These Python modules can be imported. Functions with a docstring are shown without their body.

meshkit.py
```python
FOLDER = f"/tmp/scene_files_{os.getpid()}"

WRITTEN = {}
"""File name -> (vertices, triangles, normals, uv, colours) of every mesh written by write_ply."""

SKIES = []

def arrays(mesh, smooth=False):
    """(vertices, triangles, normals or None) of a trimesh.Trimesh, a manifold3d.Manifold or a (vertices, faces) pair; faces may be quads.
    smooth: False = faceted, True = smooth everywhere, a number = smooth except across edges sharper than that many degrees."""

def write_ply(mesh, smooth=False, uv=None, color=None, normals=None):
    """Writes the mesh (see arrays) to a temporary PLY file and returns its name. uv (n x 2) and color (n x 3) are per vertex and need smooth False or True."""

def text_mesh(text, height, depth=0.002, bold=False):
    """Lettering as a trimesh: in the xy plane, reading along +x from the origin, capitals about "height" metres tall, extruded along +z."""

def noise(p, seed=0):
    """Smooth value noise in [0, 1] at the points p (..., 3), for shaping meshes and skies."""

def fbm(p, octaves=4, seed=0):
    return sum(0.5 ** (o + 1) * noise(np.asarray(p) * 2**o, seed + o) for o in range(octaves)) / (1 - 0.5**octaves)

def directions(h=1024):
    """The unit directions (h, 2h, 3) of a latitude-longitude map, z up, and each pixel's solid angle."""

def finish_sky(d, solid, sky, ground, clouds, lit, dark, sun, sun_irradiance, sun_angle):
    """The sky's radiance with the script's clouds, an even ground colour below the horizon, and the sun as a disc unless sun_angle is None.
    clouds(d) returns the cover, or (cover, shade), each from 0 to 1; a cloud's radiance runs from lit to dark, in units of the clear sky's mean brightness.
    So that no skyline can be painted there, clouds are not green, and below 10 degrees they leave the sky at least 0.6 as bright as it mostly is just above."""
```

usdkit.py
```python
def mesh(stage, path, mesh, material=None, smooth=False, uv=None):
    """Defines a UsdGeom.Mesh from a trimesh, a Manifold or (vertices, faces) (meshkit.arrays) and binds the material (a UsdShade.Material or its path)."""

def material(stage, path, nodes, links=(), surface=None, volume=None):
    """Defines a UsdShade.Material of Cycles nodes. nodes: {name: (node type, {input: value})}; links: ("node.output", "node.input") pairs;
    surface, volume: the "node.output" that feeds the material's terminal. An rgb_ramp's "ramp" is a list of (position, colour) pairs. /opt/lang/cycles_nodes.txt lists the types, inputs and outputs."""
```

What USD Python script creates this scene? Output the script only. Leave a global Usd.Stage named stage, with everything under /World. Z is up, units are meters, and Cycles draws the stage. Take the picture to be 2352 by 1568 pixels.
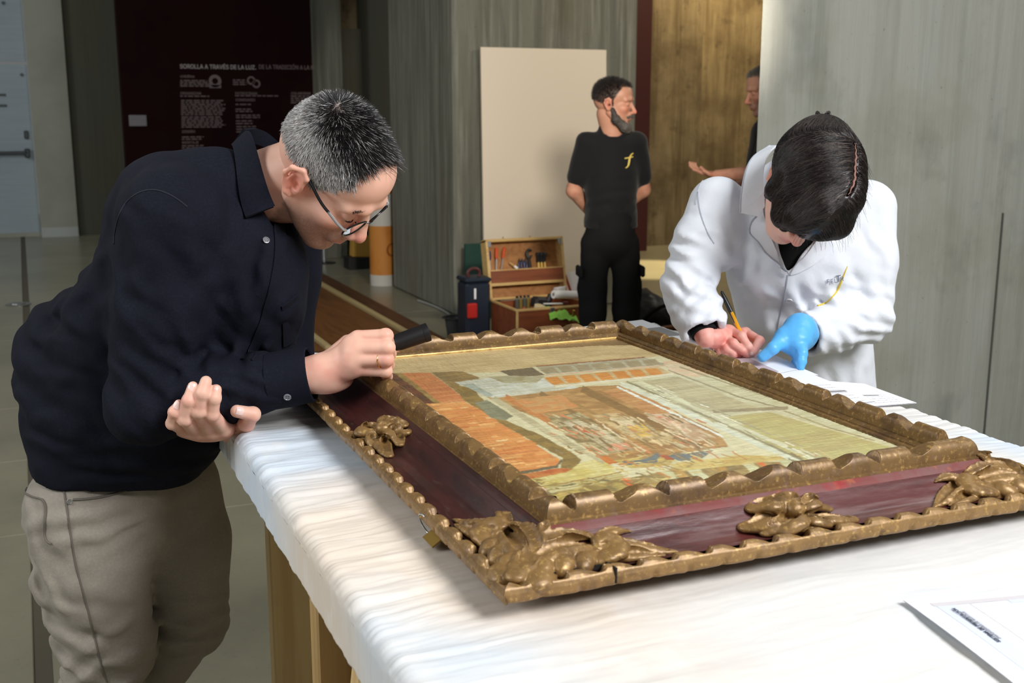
# Two conservators examine a framed painting on a padded table in a concrete exhibition hall.
# World axes follow the table and the walls: x along the table's short side, y along its long side, z up (metres).
import math, random
import numpy as np, trimesh, shapely
from shapely.geometry import Polygon, LineString, box as sbox
from shapely import affinity
from scipy.spatial.transform import Rotation as Rot
from pxr import Usd, UsdGeom, UsdLux, UsdShade, Gf, Sdf, Vt
import usdkit, meshkit
from meshkit import noise, fbm, text_mesh

random.seed(7); rng = np.random.default_rng(7)
stage = Usd.Stage.CreateInMemory()
UsdGeom.SetStageUpAxis(stage, 'Z'); UsdGeom.SetStageMetersPerUnit(stage, 1.0)
UsdGeom.Xform.Define(stage, '/World'); UsdGeom.Scope.Define(stage, '/World/Looks')

# ---------------------------------------------------------------- camera
F, PITCH, YAW, HC = 2600.0, math.radians(11.5), math.radians(23.2), 1.56
cam = UsdGeom.Camera.Define(stage, '/World/camera')
cam.CreateHorizontalApertureAttr(36.0); cam.CreateVerticalApertureAttr(24.0)
cam.CreateFocalLengthAttr(F / 2352 * 36.0)
cam.CreateFStopAttr(9.0); cam.CreateFocusDistanceAttr(1.85)
cam.CreateClippingRangeAttr(Gf.Vec2f(0.05, 200))
cam.CreateExposureAttr(0.0)
cx = UsdGeom.Xformable(cam)
cx.AddTranslateOp().Set(Gf.Vec3d(0, 0, HC))
cx.AddRotateZOp().Set(-math.degrees(YAW)); cx.AddRotateXOp().Set(90 - math.degrees(PITCH))

# ---------------------------------------------------------------- light
def aim(prim, pos, target):
    d = np.subtract(target, pos).astype(float); d /= np.linalg.norm(d)
    up = np.array([0, 0, 1.0]) if abs(d[2]) < .99 else np.array([0, 1.0, 0])
    r = np.cross(d, up); r /= np.linalg.norm(r); u = np.cross(r, d)
    UsdGeom.Xformable(prim).AddTransformOp().Set(Gf.Matrix4d(*r, 0, *u, 0, *(-d), 0, *[float(p) for p in pos], 1))
def rect_light(name, pos, target, w, h, inten, color):
    l = UsdLux.RectLight.Define(stage, '/World/' + name)
    l.CreateWidthAttr(w); l.CreateHeightAttr(h); l.CreateIntensityAttr(inten); l.CreateColorAttr(Gf.Vec3f(*color))
    l.CreateNormalizeAttr(False)
    aim(l, pos, target); return l
def spot(name, pos, target, radius, inten, color, cone=None, soft=.3):
    l = UsdLux.SphereLight.Define(stage, '/World/' + name)
    l.CreateRadiusAttr(radius); l.CreateIntensityAttr(inten); l.CreateColorAttr(Gf.Vec3f(*color)); l.CreateNormalizeAttr(False)
    if cone:
        s = UsdLux.ShapingAPI.Apply(l.GetPrim()); s.CreateShapingConeAngleAttr(cone); s.CreateShapingConeSoftnessAttr(soft)
    aim(l, pos, target)
dome = UsdLux.DomeLight.Define(stage, '/World/hall_ambient'); dome.CreateIntensityAttr(0.045); dome.CreateColorAttr(Gf.Vec3f(.95, 1.0, .98))
KEY = rect_light('window_daylight', (2.1, -1.45, 3.85), (.45, 1.65, 1.0), 1.8, 1.8, 24.5, (.975, .985, 1.0))
rect_light('door_daylight', (-4.2, 11.0, 3.4), (0.1, 15.5, 1.0), 1.6, 2.0, 6.0, (.87, .95, 1.0))
rect_light('added_aisle_light', (-2.6, 6.5, 4.9), (-2.6, 6.6, 0), 2.0, 7.0, 2.1, (1.0, .98, .92))  # added overhead fill that brightens the left-hand floor
rect_light('side_window', (-2.3, 1.75, 2.4), (.1, 2.0, 1.0), 1.3, 1.3, 9.5, (.95, .98, 1.0))
rect_light('hall_overhead_fill', (4.4, 2.6, 4.9), (4.2, 3.6, 0), 2.2, 2.0, 2.5, (.97, 1.0, .98))  # unseen overhead fill that brightens the right-hand column
spot('gallery_spot', (7.85, 10.8, 4.6), (7.2, 11.7, 1.7), .10, 1350.0, (1.0, .78, .44), 60, .6)
spot('added_board_spot', (1.75, 2.5, 2.2), (3.75, 8.0, 1.25), .15, 520.0, (1.0, .92, .80), 17, .35)  # added lamp, placed to light the board and cast a shadow across it
spot('floor_spot', (6.2, 10.6, 4.6), (5.72, 9.9, 0), .10, 6500.0, (1.0, .80, .45), 9, .25)
rect_light('panel_wash', (6.0, 5.4, 3.6), (3.6, 8.1, 1.2), .6, .6, 42.0, (1.0, .88, .72))

# ---------------------------------------------------------------- from the photograph's pixels to the place
_c, _s = math.cos(PITCH), math.sin(PITCH); _cy, _sy = math.cos(YAW), math.sin(YAW)
def ray(px, py):
    a = (px - 1176) / F; b = (784 - py) / F
    x, y, z = a, _c + b * _s, -_s + b * _c
    return np.array([x * _cy + y * _sy, -x * _sy + y * _cy, z]), y
def at(px, py, z):                       # the point at height z
    r, _ = ray(px, py); return np.array([0, 0, HC]) + r * ((z - HC) / r[2])
def pt(px, py, d):                       # the point d metres in front of the camera
    r, y = ray(px, py); return np.array([0, 0, HC]) + r * (d / y)
def to_px(P):
    P = np.asarray(P, float); x, y, z = P[..., 0], P[..., 1], P[..., 2] - HC
    xr = x * _cy - y * _sy; yf = x * _sy + y * _cy
    zc = yf * _c - z * _s; u = yf * _s + z * _c
    return np.stack([1176 + F * xr / zc, 784 - F * u / zc], -1)
CR = np.array([_cy, -_sy, 0.]); CF = np.array([_sy, _cy, 0.]); CU = np.array([0, 0, 1.])   # camera's right, forward, up
def rel(x, y, z): return CR * x + CF * y + CU * z

# ---------------------------------------------------------------- materials
def lin(r, g=None, b=None):
    c = np.array((r, g, b) if g is not None else r, float) / 255
    return tuple(np.where(c <= .04045, c / 12.92, ((c + .055) / 1.055) ** 2.4))
MATS = {}
def mat(name, col, rough=.6, metal=0., spec=.5, var=(), bump=(), coord='position', vc=None, sss=0., sheen=0., **kw):
    """col sRGB 0-255. var: (scale xyz, lo, hi, colour, amount, detail) layers of noise; bump: (scale xyz, strength, distance, detail)."""
    if name in MATS: return MATS[name]
    n, L = {}, []
    n['geo'] = ('geometry', {}) if coord == 'position' else ('texture_coordinate', {})
    src = 'geo.position' if coord == 'position' else 'geo.object'
    p = dict(roughness=rough, metallic=metal, specular_ior_level=spec, **kw)
    if sss: p.update(subsurface_weight=sss, subsurface_radius=(1., .35, .2), subsurface_scale=.006)
    if sheen: p.update(sheen_weight=sheen, sheen_roughness=.5)
    if vc:
        n['vcol'] = ('attribute', {'attribute': vc}); cur = 'vcol.color'
    else:
        n['base'] = ('color', {'value': lin(col)}); cur = 'base.color'
    for i, (sc, lo, hi, c2, amt, det) in enumerate(var):
        n[f'm{i}'] = ('mapping', {'scale': tuple(np.broadcast_to(sc, 3))}); L.append((src, f'm{i}.vector'))
        n[f'n{i}'] = ('noise_texture', {'scale': 1.0, 'detail': float(det), 'roughness': .6}); L.append((f'm{i}.vector', f'n{i}.vector'))
        n[f'r{i}'] = ('map_range', {'from_min': lo, 'from_max': hi, 'to_min': 0., 'to_max': amt, 'clamp': True}); L.append((f'n{i}.fac', f'r{i}.value'))
        n[f'x{i}'] = ('mix_color', {'b': lin(c2)}); L += [(cur, f'x{i}.a'), (f'r{i}.result', f'x{i}.fac')]; cur = f'x{i}.result'
    n['p'] = ('principled_bsdf', p); L.append((cur, 'p.base_color'))
    prev = None
    for i, (sc, st, dist, det) in enumerate(bump):
        n[f'bm{i}'] = ('mapping', {'scale': tuple(np.broadcast_to(sc, 3))}); L.append((src, f'bm{i}.vector'))
        n[f'bn{i}'] = ('noise_texture', {'scale': 1.0, 'detail': float(det), 'roughness': .6}); L.append((f'bm{i}.vector', f'bn{i}.vector'))
        n[f'b{i}'] = ('bump', {'strength': st, 'distance': dist}); L.append((f'bn{i}.fac', f'b{i}.height'))
        if prev: L.append((prev, f'b{i}.normal'))
        prev = f'b{i}.normal'
    if prev: L.append((prev, 'p.normal'))
    MATS[name] = usdkit.material(stage, '/World/Looks/' + name, n, L, surface='p.BSDF')
    return MATS[name]

# ---------------------------------------------------------------- prims
COUNT = {}
def numbered(parent, name):
    k = COUNT.get((parent, name), 0); COUNT[(parent, name)] = k + 1
    return f'{parent}/{name}' + (f'_{k:03d}' if k else '')
def tag(p, label=None, cat=None, group=None, kind=None):
    p = p.GetPrim() if hasattr(p, 'GetPrim') else p
    for k, v in (('label', label), ('category', cat), ('group', group), ('kind', kind)):
        if v: p.SetCustomDataByKey(k, v)
    return p
def path_of(parent): return '/World' if parent is None else (parent if isinstance(parent, str) else str(parent.GetPath()))
def obj(name, mesh, m, parent=None, smooth=30, col=None, **tags):
    path = numbered(path_of(parent), name)
    if isinstance(mesh, list): mesh = trimesh.util.concatenate(mesh)
    if col is not None: smooth = True
    g = usdkit.mesh(stage, path, mesh, m, smooth)
    if col is not None:
        UsdGeom.PrimvarsAPI(g).CreatePrimvar('col', Sdf.ValueTypeNames.Color3fArray, 'vertex').Set(Vt.Vec3fArray.FromNumpy(np.asarray(col, np.float32)))
    if tags: tag(g, **tags)
    return g
def thing(name, label, cat, group=None, loc=(0, 0, 0)):
    x = UsdGeom.Xform.Define(stage, numbered('/World', name))
    x.AddTranslateOp().Set(Gf.Vec3d(*[float(v) for v in loc]))
    tag(x, label, cat, group); return x
def struct(name, mesh, m, parent=None, **k):
    return obj(name, mesh, m, parent, **({'kind': 'structure'} if parent is None else {}), **k)

# ---------------------------------------------------------------- shapes
def bx(x0, x1, y0, y1, z0, z1, bev=0.):
    if bev <= 0:
        b = trimesh.creation.box((x1 - x0, y1 - y0, z1 - z0)); b.apply_translation(((x0 + x1) / 2, (y0 + y1) / 2, (z0 + z1) / 2)); return b
    e = bev; P = []
    for X, sx in ((x0, 1), (x1, -1)):
        for Y, sy in ((y0, 1), (y1, -1)):
            for Z, sz in ((z0, 1), (z1, -1)):
                P += [(X, Y + sy * e, Z + sz * e), (X + sx * e, Y, Z + sz * e), (X + sx * e, Y + sy * e, Z)]
    return trimesh.convex.convex_hull(np.array(P))
def tf(m, loc=(0, 0, 0), rot=(0, 0, 0), scale=1.):
    T = np.eye(4); T[:3, :3] = Rot.from_euler('xyz', rot, degrees=True).as_matrix() * scale; T[:3, 3] = loc
    m = m.copy(); m.apply_transform(T); return m
def frame_z(a, b):
    d = np.subtract(b, a).astype(float); d /= np.linalg.norm(d)
    u = np.array([0, 0, 1.]) if abs(d[2]) < .9 else np.array([1., 0, 0])
    x = np.cross(u, d); x /= np.linalg.norm(x); return np.stack([x, np.cross(d, x), d], 1)
def tube(pts, r, n=12, cap=True):
    """A round tube along the points; r one radius or one per point."""
    P = np.asarray(pts, float); r = np.broadcast_to(np.asarray(r, float), len(P))
    T = np.gradient(P, axis=0); T /= np.linalg.norm(T, axis=1, keepdims=True)
    u = np.array([0, 0, 1.]) if abs(T[0, 2]) < .9 else np.array([1., 0, 0])
    rings, a = [], np.linspace(0, 2 * np.pi, n, endpoint=False)
    for k in range(len(P)):
        u = u - T[k] * (u @ T[k]); u /= np.linalg.norm(u); w = np.cross(T[k], u)
        rings.append(P[k] + r[k] * (np.cos(a)[:, None] * u + np.sin(a)[:, None] * w))
    V = np.vstack(rings); Fc = []
    for k in range(len(P) - 1):
        for i in range(n):
            j = (i + 1) % n; q = k * n; Fc += [(q + i, q + j, q + n + j), (q + i, q + n + j, q + n + i)]
    if cap:
        V = np.vstack([V, P[0], P[-1]]); c0, c1 = len(V) - 2, len(V) - 1; q = (len(P) - 1) * n
        for i in range(n):
            j = (i + 1) % n; Fc += [(c0, j, i), (c1, q + i, q + j)]
    return trimesh.Trimesh(V, np.array(Fc), process=False)
def lathe(prof, n=32):
    return trimesh.creation.revolve(np.asarray(prof, float), sections=n)
def extrude(poly, h, z=0.):
    polys = getattr(poly, 'geoms', [poly]); ms = []
    for g in polys:
        m = trimesh.creation.extrude_polygon(g, h, engine='earcut'); m.apply_translation((0, 0, z)); ms.append(m)
    return trimesh.util.concatenate(ms)
def grid(P):
    """A sheet from an (m, n, 3) array of points."""
    m, n = P.shape[:2]; i = np.arange(m * n).reshape(m, n)
    q = np.stack([i[:-1, :-1], i[1:, :-1], i[1:, 1:], i[:-1, 1:]], -1).reshape(-1, 4)
    return trimesh.Trimesh(P.reshape(-1, 3), np.vstack([q[:, [0, 1, 2]], q[:, [0, 2, 3]]]), process=False)
def flip(m): m = m.copy(); m.faces = m.faces[:, ::-1]; return m
def spline(pts, n):
    from scipy.interpolate import CubicSpline
    P = np.asarray(pts, float); d = np.r_[0, np.cumsum(np.linalg.norm(np.diff(P, axis=0), axis=1))]
    return CubicSpline(d, P)(np.linspace(0, d[-1], n))
# ================================================================ the hall
concrete_var = [((9., 9., .55), .42, .62, (92, 92, 82), .75, 6), ((28., 28., 1.2), .5, .66, (150, 150, 138), .55, 5), ((1.6, 1.6, 1.1), .5, .75, (98, 88, 66), .6, 5), ((70., 70., 60.), .66, .75, (60, 60, 52), .7, 3)]
concrete_bump = [((20., 20., .8), .35, .02, 5), ((90., 90., 60.), .25, .004, 4)]
conc_light = mat('concrete_light', (164, 163, 153), .8, var=[((7., 7., .5), .42, .66, (138, 138, 126), .8, 6), ((26., 26., 1.0), .5, .7, (170, 172, 164), .5, 5), ((1.3, 1.3, 1.5), .52, .72, (136, 128, 106), .5, 5), ((60., 60., 40.), .68, .74, (92, 90, 80), .8, 3), ((3., 3., 2.2), .54, .70, (120, 122, 114), .6, 4)], bump=concrete_bump)
conc = mat('concrete_board_marked', (122, 122, 110), .85, var=concrete_var, bump=concrete_bump)
conc_dark = mat('concrete_dark', (96, 94, 80), .85, var=concrete_var[:1] + concrete_var[2:], bump=concrete_bump)
conc_warm = mat('concrete_stained', (140, 124, 94), .8, var=[((6., 6., .5), .42, .6, (98, 82, 56), .8, 6), ((22., 22., 1.6), .5, .68, (160, 144, 110), .5, 5), ((1.4, 1.4, 1.6), .46, .66, (84, 68, 44), .75, 6), ((7., 7., 7.), .58, .7, (62, 50, 34), .5, 5)], bump=concrete_bump)
maroon = mat('panel_maroon', (34, 14, 15), 1., var=[((1.5, 1.5, 1.5), .4, .7, (26, 12, 12), .6, 3)], spec=.1)
maroon2 = mat('panel_red', (70, 18, 14), .6)
steel = mat('door_steel', (158, 170, 178), .5, .0, var=[((2., 2., 30.), .4, .6, (144, 156, 166), .5, 3), ((1., 1., 1.), .4, .7, (168, 176, 178), .5, 4)])
steel_dark = mat('door_hardware', (66, 70, 70), .4, .6)
trimmat = mat('door_trim_grey', (164, 164, 148), .6, var=[((2., 2., 2.), .4, .7, (138, 140, 126), .5, 3)])
floormat = mat('floor_polished_concrete', (146, 141, 120), .27, spec=.5, var=[((.8, .8, 1.), .4, .66, (120, 117, 100), .8, 6), ((3.5, 3.5, 1.), .5, .72, (146, 140, 118), .6, 5), ((60., 60., 1.), .6, .75, (90, 86, 72), .35, 3)], bump=[((3., 3., 1.), .03, .02, 3)])
jointmat = mat('floor_joint', (84, 78, 64), .8)
# floor: large slabs with open joints
fl = struct('floor', bx(-8, 16, -3, 19, -.2, -.006), jointmat)
xs = [-8, -4.05, -.055, 3.95, 7.95, 11.95, 16]; ys = [-3, .4, 2.43, 4.43, 5.43, 6.45, 8.45, 10.6, 13.0, 15.7, 19]
for a, b in zip(xs[:-1], xs[1:]):
    for c, d in zip(ys[:-1], ys[1:]):
        struct('floor_slab', bx(a + .022 * (a == -.055) + .003, b - .022 * (b == -.055) - .003, c + .003, d - .003, -.02, 0, .003), floormat, fl)
# left end wall with steel door
struct('wall_left', [bx(-8, -1.35, 15.6, 16.2, 0, 5), bx(.60, 1.6, 15.5, 16.2, 0, 5), bx(-1.35, .6, 15.62, 16.2, 2.95, 5)], conc_dark)
d1 = struct('door_1', bx(-1.3, .155, 15.62, 15.66, .05, 2.12), steel)
struct('transom_panel', bx(-1.3, .155, 15.62, 15.66, 2.16, 2.95), steel, d1)
struct('bottom_rail', bx(-1.35, .16, 15.60, 15.66, 0, .05), trimmat, d1)
struct('panic_bar', [bx(-1.1, .08, 15.54, 15.58, 1.03, 1.07, .008), bx(.05, .11, 15.54, 15.62, .99, 1.10, .01)], steel_dark, d1)
struct('lock_cylinder', bx(.06, .11, 15.59, 15.62, 1.22, 1.32, .008), steel_dark, d1)
struct('closer_plate', [tf(lathe([(0, 0), (.02, 0), (.02, .015), (0, .015)], 12), (.09, 15.62, 2.0), (90, 0, 0)), tf(lathe([(0, 0), (.02, 0), (.02, .015), (0, .015)], 12), (-.05, 15.62, 2.85), (90, 0, 0))], steel_dark, d1)
struct('door_notice_lettering', [bx(-.62 + .31, .0 - .15 + .04, 15.612, 15.62, z, z + .03) for z in (1.74, 1.61)], steel_dark, d1)
struct('vision_panel', bx(-.52, -.35, 15.60, 15.62, 1.24, 1.93), mat('vision_panel_amber', (150, 92, 60), .3), d1)
struct('vision_panel_frame', [bx(-.36, -.325, 15.59, 15.62, 1.22, 1.95, .004), bx(-.55, -.325, 15.59, 15.62, 1.20, 1.235, .004), bx(-.55, -.325, 15.59, 15.62, 1.93, 1.965, .004)], mat('cream_frame', (206, 196, 160), .5), d1)
struct('trim_1', bx(.165, .60, 15.42, 15.62, .12, 5), trimmat)
struct('baseboard_left', bx(.165, .60, 15.41, 15.62, 0, .12), mat('kick_plate', (178, 182, 176), .5))
# maroon text panel and the walls beside it
struct('wall_panel', bx(.945, 2.825, 11.8, 12.0, 0, 5), maroon)
letters = mat('panel_lettering', (168, 160, 158), .7); letters_dim = mat('panel_lettering_dim', (112, 96, 96), .7)
wt = thing('wall_text', 'pale exhibition lettering in columns on the dark maroon panel', 'lettering', loc=(0, 11.798, 0))
def wall_text(s, px, py, h, m, bold=False, name='lettering', px1=None):
    g = text_mesh(s, h, .002, bold)
    if px1: g.vertices[:, 0] *= (lambda a, b: b[0] / b[1] - a[0] / a[1])(ray(px, py)[0], ray(px1, py)[0]) * 11.798 / g.bounds[1][0]
    r, _ = ray(px, py); p = r * (11.798 / r[1]); 
    T = np.eye(4); T[:3, :3] = Rot.from_euler('x', 90, degrees=True).as_matrix(); T[:3, 3] = (p[0], 0, HC + p[2]); g.apply_transform(T); obj(name, g, m, wt)
def line_block(px0, px1, py0, n, dy, m):
    rs = np.random.default_rng(int(px0 + py0)); boxes = []
    for k in range(n):
        a, _ = ray(px0, py0 + k * dy); b, _ = ray(px0 + (px1 - px0) * rs.uniform(.86, 1.), py0 + k * dy); a = a * (11.798 / a[1]); b = b * (11.798 / b[1])
        x = a[0]
        while x < b[0]:
            w = rs.uniform(.02, .07); boxes.append(bx(x, min(x + w, b[0]), -.001, 0, HC + a[2], HC + a[2] + .011)); x += w + .012
    obj('text_block', boxes, m, wt, smooth=False)
wall_text('SOROLLA A TRAVÉS DE LA LUZ.', 413, 157, .040, letters, True, 'headline', 588)
wall_text('DE LA TRADICIÓN A LA M', 594, 158, .040, letters_dim, True, 'headline', 722)
wall_text('créditos', 414, 178, .026, letters_dim, True)
line_block(414, 483, 186, 4, 4.2, letters_dim)
obj('crest_emblem', [tf(lathe([(.03, 0), (.062, 0), (.062, .002), (.03, .002)], 20), (1.838, 0, 1.853), (90, 0, 0)), bx(1.78, 1.895, -.002, 0, 1.785, 1.815)], letters_dim, wt)
line_block(535, 568, 185, 3, 5, letters_dim)
obj('ring_emblem', [tf(lathe([(.025, 0), (.042, 0), (.042, .002), (.025, .002)], 20), (x, 0, z), (90, 0, 0)) for x, z in ((2.195, 1.862), (2.245, 1.83))], letters_dim, wt)
for (px, py, s) in ((414, 217, 'ORGANIZAN'), (540, 217, 'PATROCINAN'), (668, 217, 'COLABORAN'), (418, 305, 'DISEÑO'), (541, 232, 'COMISARIO'), (418, 330, 'MONTAJE')):
    wall_text(s, px, py, .024, letters_dim, True)
line_block(414, 487, 222, 1, 5, letters_dim); line_block(416, 518, 232, 8, 4.6, letters_dim); line_block(417, 520, 270, 6, 4.6, letters_dim)
line_block(418, 470, 316, 2, 5, letters_dim); line_block(418, 470, 336, 2, 5, letters_dim)
line_block(540, 645, 221, 1, 5, letters_dim); line_block(541, 582, 241, 1, 5, letters_dim); line_block(541, 580, 252, 2, 5, letters_dim); line_block(542, 604, 266, 2, 5, letters_dim); line_block(542, 582, 279, 2, 6, letters_dim); line_block(543, 590, 292, 3, 6, letters_dim)
line_block(668, 720, 222, 4, 5, letters_dim)
r, _ = ray(297, 290); r = r * (11.79 / r[1]); r2, _ = ray(336, 264); r2 = r2 * (11.79 / r2[1])
sp = obj('wall_notice', bx(r[0], r2[0], 11.775, 11.80, HC + r[2], HC + r2[2], .004), mat('notice_grey', (112, 106, 110), .5)); tag(sp, 'small grey notice box on the left edge of the maroon panel', 'sign')
struct('wall_back', [bx(2.83, 7.0, 12.3, 12.8, 0, 5), bx(7.0, 16, 12.75, 13.2, 0, 5)], conc_warm)
struct('pillar', bx(2.83, 3.19, 12.0, 12.35, 0, 5), conc)
struct('wall_niche', bx(3.19, 3.45, 12.15, 12.31, 0, 2.42), conc_dark)
# central column (with chamfered arris) that the white board leans on
struct('column', bx(3.0, 4.565, 8.12, 9.72, 0, 5, .02), conc)
struct('column', bx(3.0 + .45, 4.72, 9.73, 12.3, 0, 5), conc_dark)
struct('wall_panel', bx(4.72, 6.47, 11.2, 11.4, 0, 5), maroon2)
struct('column', extrude(Polygon([(6.70, 11.6), (7.30, 11.6), (7.46, 11.72), (7.62, 12.4), (6.70, 12.4)]), 5), conc_warm)
struct('column', bx(7.64, 9.6, 12.3, 12.7, 0, 5), conc_warm)
# right-hand column close behind the table
struct('column', extrude(Polygon([(2.649, 3.75), (5.4, 3.75), (5.4, 4.4), (3.14, 4.4)]), 5), conc_light)
obj('column_joint', bx(3.958, 3.967, 3.745, 3.755, 0, 1.12), mat('column_joint_grey', (82, 82, 74), .8), '/World/column_004')  # vertical seam in the column, drawn as a dark strip
# ================================================================ table
ZT = 1.04
TX0, TX1, TY0, TY1 = .287, 1.44, .40, 2.435
pine = mat('pine', (228, 198, 142), .55, var=[((40., 40., 1.6), .45, .66, (204, 166, 108), .7, 4), ((6., 6., 3.), .6, .75, (176, 132, 82), .6, 3)], bump=[((60., 60., 3.), .15, .003, 3)])
pine_dark = mat('pine_aged', (186, 152, 100), .6, var=[((30., 30., 1.6), .45, .66, (150, 116, 70), .7, 4)], bump=[((60., 60., 3.), .15, .003, 3)])
tb = thing('work_table', 'padded work table on pine trestles, top wrapped in white cloth', 'table')
obj('tabletop', bx(TX0 + .012, TX1 - .012, TY0 + .012, TY1 - .012, ZT - .062, ZT - .008, .01), pine_dark, tb)
for yy in (1.42, 2.2):
    if yy == 1.42:
        obj('trestle_leg', bx(.338, .43, 1.50, 1.545, 0, ZT - .062, .003), pine_dark, tb)
        obj('trestle_leg', tf(bx(-.10, .10, -.02, .02, -.6, .44, .003), (.445, 1.43, .548), (0, 7, 0)), pine, tb)
        obj('trestle_leg', bx(1.28, 1.37, 1.45, 1.495, 0, ZT - .062, .003), pine, tb)
        obj('trestle_rail', bx(.338, 1.37, 1.455, 1.50, .86, .95, .003), pine_dark, tb)
    else:
        obj('trestle_leg', bx(.40, .49, 2.18, 2.225, 0, ZT - .062, .003), pine, tb); obj('trestle_leg', bx(1.26, 1.35, 2.18, 2.225, 0, ZT - .062, .003), pine, tb)
        obj('trestle_rail', bx(.40, 1.35, 2.225, 2.27, .86, .95, .003), pine_dark, tb)
obj('trestle_rail', bx(.74, .83, .9, 2.3, .14, .19, .003), pine_dark, tb)
# the wrapped cloth: follows the edge round and under, wrinkled where it is pulled tight
def cloth_sheet():
    nx, ny = 620, 900
    over = .085
    a = np.linspace(-over, (TX1 - TX0) + over, nx); b = np.linspace(-over, (TY1 - TY0) + over, ny)
    A, B = np.meshgrid(a, b, indexing='ij')
    rr = .020                                            # rounded arris
    def wrap(s, L):
        s = np.asarray(s); x = s.copy(); dz = np.zeros_like(s)
        for sgn, e in ((-1, 0.), (1, L)):
            d = sgn * (s - e) + rr                       # distance past the start of the roll
            th = np.clip(d / rr, 0, np.pi / 2); m = d > 0
            x = np.where(m, e + sgn * (-rr + rr * np.sin(th)), x)
            rest = np.clip(d - rr * np.pi / 2, 0, None)
            under = np.clip(rest - .052, 0, None)
            dz = np.where(m, -(rr - rr * np.cos(th)) - np.minimum(rest, .052), dz)
            x = np.where(m, x - sgn * under, x)
        return x, dz
    X, dzx = wrap(A, TX1 - TX0); Y, dzy = wrap(B, TY1 - TY0)
    cr = .05                                             # round the corners in plan
    Z = np.minimum(dzx, dzy)
    for ex, sx in ((0, 1), (TX1 - TX0, -1)):
        for ey, sy in ((0, 1), (TY1 - TY0, -1)):
            dx = cr - sx * (X - ex); dy = cr - sy * (Y - ey); m = (dx > 0) & (dy > 0)
            rad = np.hypot(dx, dy); k = np.where(m & (rad > cr), cr / np.maximum(rad, 1e-9), 1.)
            X = np.where(m, ex + sx * (cr - dx * k), X); Y = np.where(m, ey + sy * (cr - dy * k), Y)
            Z = np.where(m & (rad > cr), np.minimum(Z, -np.minimum((rad - cr) * 1.2, .06)), Z)
    e0 = np.clip(1 - X / .30, 0, 1) ** 1.3               # near the long left edge
    e1 = np.clip(1 - (TX1 - TX0 - X) / .2, 0, 1) ** 1.3
    e2 = np.clip(1 - (TY1 - TY0 - Y) / .2, 0, 1)
    P = np.stack([X * 4.0, Y * 46 + 1.6 * fbm(np.stack([X * 6, Y * 6, X * 0], -1), 3, 5), X * 0], -1)
    w = fbm(P, 4, 3) - .5
    wr = np.sign(w) * np.abs(w) ** .85
    P2 = np.stack([X * 5., Y * 16 + X * 3, X * 0], -1)
    fold = wr * (.0100 * e0 + .008 * e1 + .0025) + (fbm(P2, 4, 9) - .5) * .0035
    P3 = np.stack([X * 26, Y * 3.2, X * 0], -1); fold += (fbm(P3, 3, 21) - .5) * .014 * e2
    down = Z < -.018
    under_frame = np.clip(np.minimum.reduce([(X + TX0 - .40) / .05, (1.26 - X - TX0) / .05, (Y + TY0 - .98) / .05, (2.18 - Y - TY0) / .05]), 0, 1)
    Zf = Z + np.where(down, 0, fold * (1 - .6 * under_frame)) - .001
    nx_ = np.where(dzx < -.012, np.where(X < .5, -1, 1), 0); ny_ = np.where(dzy < -.012, np.where(Y < .5, -1, 1), 0)
    X = X + nx_ * (fold * .28); Y = Y + ny_ * (fold * .28)
    return grid(np.stack([X + TX0, Y + TY0, Zf + ZT], -1))
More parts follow.
